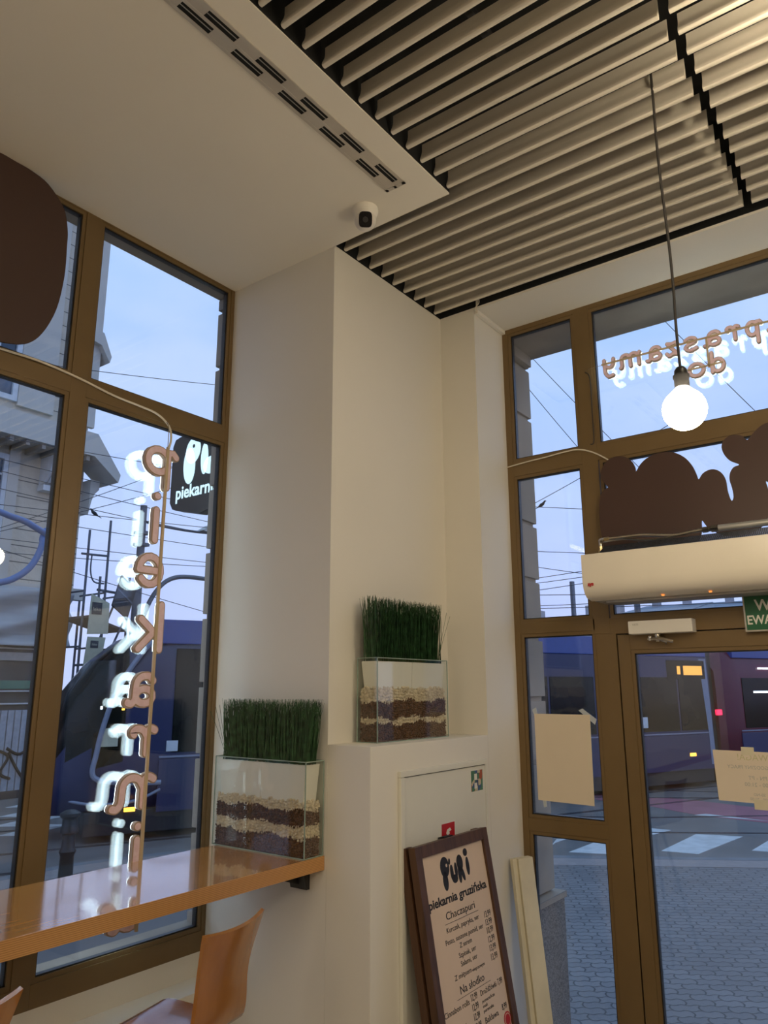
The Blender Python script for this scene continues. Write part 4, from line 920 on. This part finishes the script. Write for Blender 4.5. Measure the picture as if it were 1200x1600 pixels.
# ------------------------------------------------------------------ scaffold (about 15 m away) and banners
SC = thing('scaffold', 'grey steel scaffold tower beside the corner building', 'scaffold')
def tb_(pts, r=.03, n=6, nm='tube_pole', mtl='scaf'): return MB().tube(pts, r, n).build(nm, mtl, SC, smooth=True)
for yy in (15.0, 16.0):
    tb_([(9.10, yy, -.1), (9.10, yy, 5.85 if yy < 16 else 4.4)]); tb_([(9.60, yy, -.1), (9.60, yy, 6.15 if yy < 16 else 4.4)])
    if yy > 15: continue
    tb_([(9.45, yy, 4.0), (9.45, yy, 4.85)]); tb_([(10.2, yy, -.1), (10.2, yy, 4.9)])
    tb_([(8.95, yy, 5.30), (9.62, yy, 5.33)], .025); tb_(catmull([(9.2, yy, 5.3), (9.2, yy, 4.95), (9.3, yy, 4.72), (9.55, yy, 4.70)]), .018); tb_([(9.4, yy, 4.55), (10.35, yy, 4.5)], .03)
    tb_([(9.0, yy, 2.0), (9.9, yy, 4.4)], .028); tb_([(9.0, yy, 2.9), (9.75, yy, 2.95)], .025); tb_([(9.7, yy, 2.9), (10.25, yy, 4.2)], .028)
for z in (.5, 1.9, 3.3, 4.5):
    for x in (9.1, 9.6, 10.2): tb_([(x, 15, z), (x, 16, z)], .022)
MB().add([(9.25, 15, 3.98), (10.2, 15, 3.72), (10.2, 16, 3.72), (9.25, 16, 3.98), (9.25, 15, 3.93), (10.2, 15, 3.67), (10.2, 16, 3.67), (9.25, 16, 3.93)], [(0, 1, 2, 3), (7, 6, 5, 4), (0, 4, 5, 1), (1, 5, 6, 2), (2, 6, 7, 3), (3, 7, 4, 0)]).build('deck', 'scafdeck', SC)
w = MB().prism([(9.90, 4.92), (10.30, 4.62), (10.12, 3.95), (9.72, 4.22)], 1, 14.85, 14.91); w.build('toe_board', 'scafdeck', SC)
w = MB().prism([(9.82, 4.62), (10.22, 4.32), (10.21, 4.28), (9.81, 4.58)], 1, 14.84, 14.85); w.build('board_seam', 'scaf', SC)
BN = thing('banner', 'cream advertising banner hanging on the scaffold', 'banner')
MB().prism([(9.13, 4.42), (9.58, 4.25), (9.60, 3.58), (9.10, 3.55)], 1, 14.76, 14.775).build('upper_sheet', 'banner', BN)
MB().prism([(9.12, 3.50), (9.55, 3.50), (9.42, 2.55), (9.05, 2.60)], 1, 14.76, 14.775).build('lower_sheet', 'banner', BN)
w = MB().box(9.16, 9.40, 14.752, 14.759, 3.98, 4.24, 0); textmesh(w, 'leko', .11, lambda u, v, d: (9.28 + u, 14.750 - d, 4.06 + v), 1); w.box(9.20, 9.38, 14.752, 14.759, 3.27, 3.42, 0); textmesh(w, 'leko', .07, lambda u, v, d: (9.29 + u, 14.750 - d, 3.32 + v), 1)
w.build('logo_block', ['scafdeck', 'banner'], BN)

# ------------------------------------------------------------------ street pole, lamp arms, bollard, tube
PO = thing('street_pole', 'thick grey street pole with lamp arm and curved bracket outside', 'street pole')
MB().tube([(11.05, 16, -.1), (11.12, 16, 3.5), (11.14, 16, 6.95)], [.13, .12, .085], 16).build('pole', 'pole', PO, smooth=True)
MB().tube(catmull([(11.14, 16, 6.55), (11.7, 16, 6.52), (12.5, 16, 6.53), (13.25, 16, 6.58)]), .035, 8).build('lamp_arm', 'pole', PO, smooth=True)
MB().prism([(12.95, 6.60), (13.05, 6.58), (13.40, 6.66), (13.42, 6.72), (13.25, 6.80)], 1, 15.85, 16.15).build('lamp_head', 'grey', PO)
MB().tube(catmull([(11.15, 16, 3.4), (11.4, 16, 4.3), (11.7, 16, 4.85), (12.1, 16, 5.18), (12.7, 16, 5.30), (13.9, 16, 5.30)]), .06, 8).build('curved_bracket', 'pole', PO, smooth=True)
for z in (6.2, 5.9): MB().box(11.0, 11.28, 15.85, 16.15, z, z + .08).build('clamp', 'pole', PO)
BL = tag(MB().lathe([(0, 0), (.13, 0), (.13, .10), (.085, .14), (.075, .55), (.095, .60), (.075, .64), (.07, .78), (.10, .80), (.10, .84), (.085, .87), (.085, .95), (.115, .98), (.115, 1.01), (.06, 1.04), (0, 1.05)], 20, (5.20, 8.45, 0)).build('bollard', 'bollard', smooth=True), 'black cast iron bollard on the sidewalk outside the counter window', 'bollard')
tag(MB().tube(catmull([(2.6, 8.02, 4.40), (3.3, 8.01, 4.34), (3.784, 8, 4.259), (3.89, 8, 4.236), (4.072, 8, 4.204), (4.265, 8, 4.128), (4.35, 8, 4.105), (4.33, 8.02, 4.15), (4.30, 8.03, 4.06), (4.288, 8, 3.986), (4.244, 8, 3.835), (4.164, 8, 3.696), (4.034, 8, 3.582), (3.87, 8, 3.508), (3.5, 8, 3.44), (2.8, 8, 3.42)], 5), .036, 10).build('blue_tube', 'bluetube', smooth=True), 'bent light blue tube crossing in front of the corner building', 'tube')
MB2 = tag(MB().tube([(2.62, 8.02, -.05), (2.62, 8.02, 4.5)], .05, 10).build('tube_post', 'pole', smooth=True), 'plain grey post holding the bent blue tube', 'post')

# ------------------------------------------------------------------ hanging shop sign
HS = thing('hanging_shop_sign', 'black hanging shop sign with white lettering outside the counter window', 'sign')
pts = [(3.37, 3.37), (3.40, 3.38), (3.425, 3.42), (3.425, 3.75), (3.405, 3.79), (3.36, 3.80), (2.93, 3.80), (2.93, 3.37), (3.17, 3.325)]
MB().prism(pts, 0, 2.55, 2.61).build('sign_box', 'signblack', HS, bevel=.004)
MB().box(2.565, 2.595, YO + .031, 2.94, 3.45, 3.72).build('wall_bracket', 'dark', HS)
TS = lambda u, v, d: (2.5485 - d, 3.385 - u, 3.36 + v)
w = MB(); textmesh(w, 'piekarnia', .102, lambda u, v, d: TS(.012 + u, .072 + v * 1.0, d), 0, 'LEFT', .96, .0006, .002)
def sbub(cy, cz, ry, rz_, rot=0, mi=0, dep=(0, .0015)): bub(w, cy, cz, ry, rz_, rot, lambda u, v, d: TS(u, v, d), mi, 28, dep)
sbub(.145, .335, .062, .075, -.15); sbub(.118, .250, .050, .105, .05); sbub(.150, .36, .010, .011, 0, 1, (.0015, .0028))
sbub(.245, .27, .030, .09); sbub(.30, .225, .06, .05); sbub(.35, .28, .03, .08)
w.build('lettering', ['signlit', 'signblack'], HS)

# ------------------------------------------------------------------ overhead wires, birds, skyline
WL = [((6.18, 13.0, 8.23), (13.75, 13.0, 10.1)), ((4.5, 13.0, 6.63), (12.69, 13.0, 7.36)), ((4.54, 13.0, 6.36), (12.75, 13.0, 6.39)), ((6.15, 13.0, 5.54), (13.78, 13.0, 6.19)), ((6.21, 13.0, 5.37), (13.81, 13.0, 5.58)), ((6.29, 13.0, 4.95), (13.78, 13.0, 5.28)), ((6.58, 13.0, 5.19), (12.46, 13.0, 7.9)), ((4.56, 13.0, 6.2), (10.54, 13.0, 6.04)), ((8.2, 13.0, 4.83), (13.74, 13.0, 5.32)), ((8.0, 13.0, 4.46), (13.75, 13.0, 3.63)), ((4.86, 13.0, 4.44), (9.66, 13.0, 6.99)), ((4.6, 13.0, 5.87), (10.57, 13.0, 5.76))]
WR = [((14.0, 7.7, 11.1), (14.0, 3.97, 5.94)), ((14.0, 7.67, 10.35), (14.0, 4.79, 5.99)), ((14.0, 8.27, 5.56), (14.0, 4.2, 7.01)), ((14.0, 8.54, 6.47), (14.0, 4.14, 5.61)), ((14.0, 8.58, 5.44), (14.0, 4.11, 4.78)), ((14.0, 8.51, 5.28), (14.0, 4.26, 4.26)), ((14.0, 8.58, 4.5), (14.0, 4.22, 4.71)), ((14.0, 8.56, 4.42), (14.0, 4.22, 4.58)), ((14.0, 8.54, 4.24), (14.0, 4.23, 4.48)), ((14.0, 8.4, 4.35), (14.0, 2.36, 3.99)), ((14.0, 8.54, 4.05), (14.0, 1.44, 3.77)), ((14.0, 4.81, 11.24), (14.0, 1.44, 5.89)), ((14.0, 7.11, 4.02), (14.0, 1.39, 3.92))]
dl_ = ['highest', 'second highest', 'third highest', 'fourth highest', 'fifth highest', 'sixth highest', 'seventh highest', 'eighth highest', 'ninth highest', 'tenth highest', 'eleventh highest', 'twelfth highest', 'lowest']
for wl, nm, gp in ((WL, 'counter window', 'overhead wires outside the counter window'), (WR, 'door window', 'overhead wires outside the door window')):
    wl = sorted(wl, key=lambda q: -(q[0][2] + q[1][2]))
    for i, (a, b) in enumerate(wl):
        a, b = Vector(a), Vector(b); d = (b - a); e_ = .12 if abs(d.z) > .2 * math.hypot(d.x, d.y) else .5; a = a - d * e_; b = b + d * e_
        if nm == 'door window': a, b = a, b
        pts = [a + (b - a) * t / 12 - Vector((0, 0, .10 * math.sin(PI * t / 12))) + Vector((0, 0, .085)) for t in range(13)]
        tag(MB().tube(pts, .0072, 5).build('overhead_wire', 'wire', smooth=True), 'thin dark overhead wire outside the %s, %s of them' % (nm, dl_[i] if i < len(wl) - 1 else 'lowest'), 'wire', gp)
def bird(loc, rz, label):
    Bd = thing('bird', label, 'bird', loc=loc, rz=rz); Bd.scale = (.55, .55, .55)
    w = MB(); w.tube([(-.30, 0, -.03), (-.16, 0, .02), (-.10, 0, .05), (-.03, 0, .09), (.05, 0, .13), (.09, 0, .18), (.12, 0, .215), (.15, 0, .22), (.19, 0, .21)], [.010, .018, .045, .065, .058, .036, .036, .025, .004], 10)
    w.build('body', 'bollard', Bd, smooth=True)
    for s in (-1, 1): MB().tube([(0, s * .02, .06), (.01, s * .02, 0)], .005, 5).build('leg', 'wire', Bd)
bird((7.94, 13.0, 5.68), PI, 'black long-tailed bird on a wire outside the counter window')
bird((14.0, 6.42, 6.04), PI / 2 + PI, 'black long-tailed bird on a wire outside the door window')
TW = tag(MB().box(13.7, 14.3, 13.4, 14.0, 0, .01).build('pole_base_plate', 'pole'), 'steel base plate at the distant street corner', 'base plate')
sk = [(38, 27, 8.6), (27, 21, 8.75), (21, 15.5, 9.2), (15.5, 9, 9.15), (9, -10, 9.1), (-10, -40, 9.9)]
for i, (y1_, y0_, h_) in enumerate(sk):
    Bx = thing('distant_building', 'low rooftop block on the skyline beyond the tram, %s from the stone jamb' % ORD[i], 'building', 'rooftops on the skyline')
    MB().box(60, 72, y0_ + .1, y1_ - .1, -.1, h_ - 1.0).build('wall', 'roofstone', Bx)
    rf = MB().prism([(59.4, h_ - 1.0), (66, h_ + .1), (72.6, h_ - 1.0)], 1, y0_, y1_).build('roof', 'rooftile', Bx)
    for k in range(2):
        cy = y0_ + (y1_ - y0_) * (.3 + .45 * k); MB().box(64, 65, cy - .24, cy + .24, h_ - .6, h_ + .75).build('chimney', 'roofstone', rf)
    for k in range(int((y1_ - y0_) / 2.4)):
        f = MB().box(59.93, 60.0, y0_ + 1 + k * 2.4, y0_ + 2.1 + k * 2.4, 4.5, 6.3).build('window', 'winglass', Bx)
tag(MB().tube([(26, 10.9, -.1), (26, 10.9, 6.2)], .09, 10).build('tram_mast', 'pole', smooth=True), 'slim grey mast beyond the tram seen through the narrow glass', 'mast')
tag(MB().tube([(30, 9.9, -.1), (30, 9.9, 6.7)], .12, 10).build('tram_mast', 'pole', smooth=True), 'thicker grey mast beyond the tram seen above the door', 'mast')

# ------------------------------------------------------------------ world and light
wd = bpy.data.worlds.new('World'); bpy.context.scene.world = wd; wd.use_nodes = True; N = wd.node_tree.nodes; L = wd.node_tree.links
bg = N['Background']; tc = N.new('ShaderNodeTexCoord'); sp = N.new('ShaderNodeSeparateXYZ'); L.new(tc.outputs['Generated'], sp.inputs[0])
rp = N.new('ShaderNodeValToRGB'); rp.color_ramp.elements[0].position = 0.0; rp.color_ramp.elements[0].color = (.53, .60, 1.0, 1)
rp.color_ramp.elements[1].position = .75; rp.color_ramp.elements[1].color = (.33, .60, 1.0, 1)
e = rp.color_ramp.elements.new(.25); e.color = (.43, .58, 1.0, 1)
L.new(sp.outputs['Z'], rp.inputs[0])
mp = N.new('ShaderNodeMapping'); mp.inputs['Scale'].default_value = (1.5, 1.5, 4); L.new(tc.outputs['Generated'], mp.inputs[0])
no = N.new('ShaderNodeTexNoise'); no.inputs['Scale'].default_value = 2.2; no.inputs['Detail'].default_value = 6; L.new(mp.outputs[0], no.inputs['Vector'])
mr = N.new('ShaderNodeMapRange'); mr.inputs['From Min'].default_value = .42; mr.inputs['From Max'].default_value = .68; mr.inputs['To Max'].default_value = .5; L.new(no.outputs['Fac'], mr.inputs[0])
mx = N.new('ShaderNodeMix'); mx.data_type = 'RGBA'; mx.inputs['B'].default_value = (.62, .74, 1.0, 1); L.new(mr.outputs[0], mx.inputs['Factor']); L.new(rp.outputs[0], mx.inputs['A'])
L.new(mx.outputs['Result'], bg.inputs['Color']); bg.inputs['Strength'].default_value = 1.20

def area(name, loc, size, energy, col, rot=(0, 0, 0)):
    l = bpy.data.lights.new(name, 'AREA'); l.shape = 'RECTANGLE'; l.size, l.size_y = size; l.energy = energy; l.color = col
    o = bpy.data.objects.new(name, l); C.objects.link(o); o.location = loc; o.rotation_euler = rot; return o
area('fill_light', (-.6, -2.0, 4.25), (2.4, 1.6), 60, (1, .83, .60))  # unseen area fill added to brighten the room
area('fill_light', (-2.6, .6, 4.25), (1.4, 1.4), 50, (1, .83, .60))  # second added fill, for the left face of the pillar

# ------------------------------------------------------------------ camera
cam = bpy.data.cameras.new('camera'); co = bpy.data.objects.new('camera', cam); C.objects.link(co); bpy.context.scene.camera = co
cam.sensor_fit = 'HORIZONTAL'; cam.sensor_width = 36; cam.lens = 36 * 1169.7 / 1200; cam.clip_start = .05; cam.clip_end = 500
az, pi_, ro = math.radians(36.889), math.radians(13.27), math.radians(-.177)
f = Vector((math.cos(az) * math.cos(pi_), math.sin(az) * math.cos(pi_), math.sin(pi_))); r = Vector((math.sin(az), -math.cos(az), 0)); u = r.cross(f)
r2 = r * math.cos(ro) + u * math.sin(ro); u2 = -r * math.sin(ro) + u * math.cos(ro)
m3 = Matrix((r2, u2, -f)).transposed(); co.matrix_world = Matrix.Translation((0, 0, 2.4)) @ m3.to_4x4()
sc = bpy.context.scene
sc.view_settings.view_transform = 'Standard'; sc.view_settings.look = 'None'; sc.view_settings.gamma = 1; sc.view_settings.use_curve_mapping = False; sc.view_settings.exposure = 0
sc.cycles.transparent_max_bounces = 32; sc.cycles.max_bounces = 10; sc.cycles.sample_clamp_indirect = 8
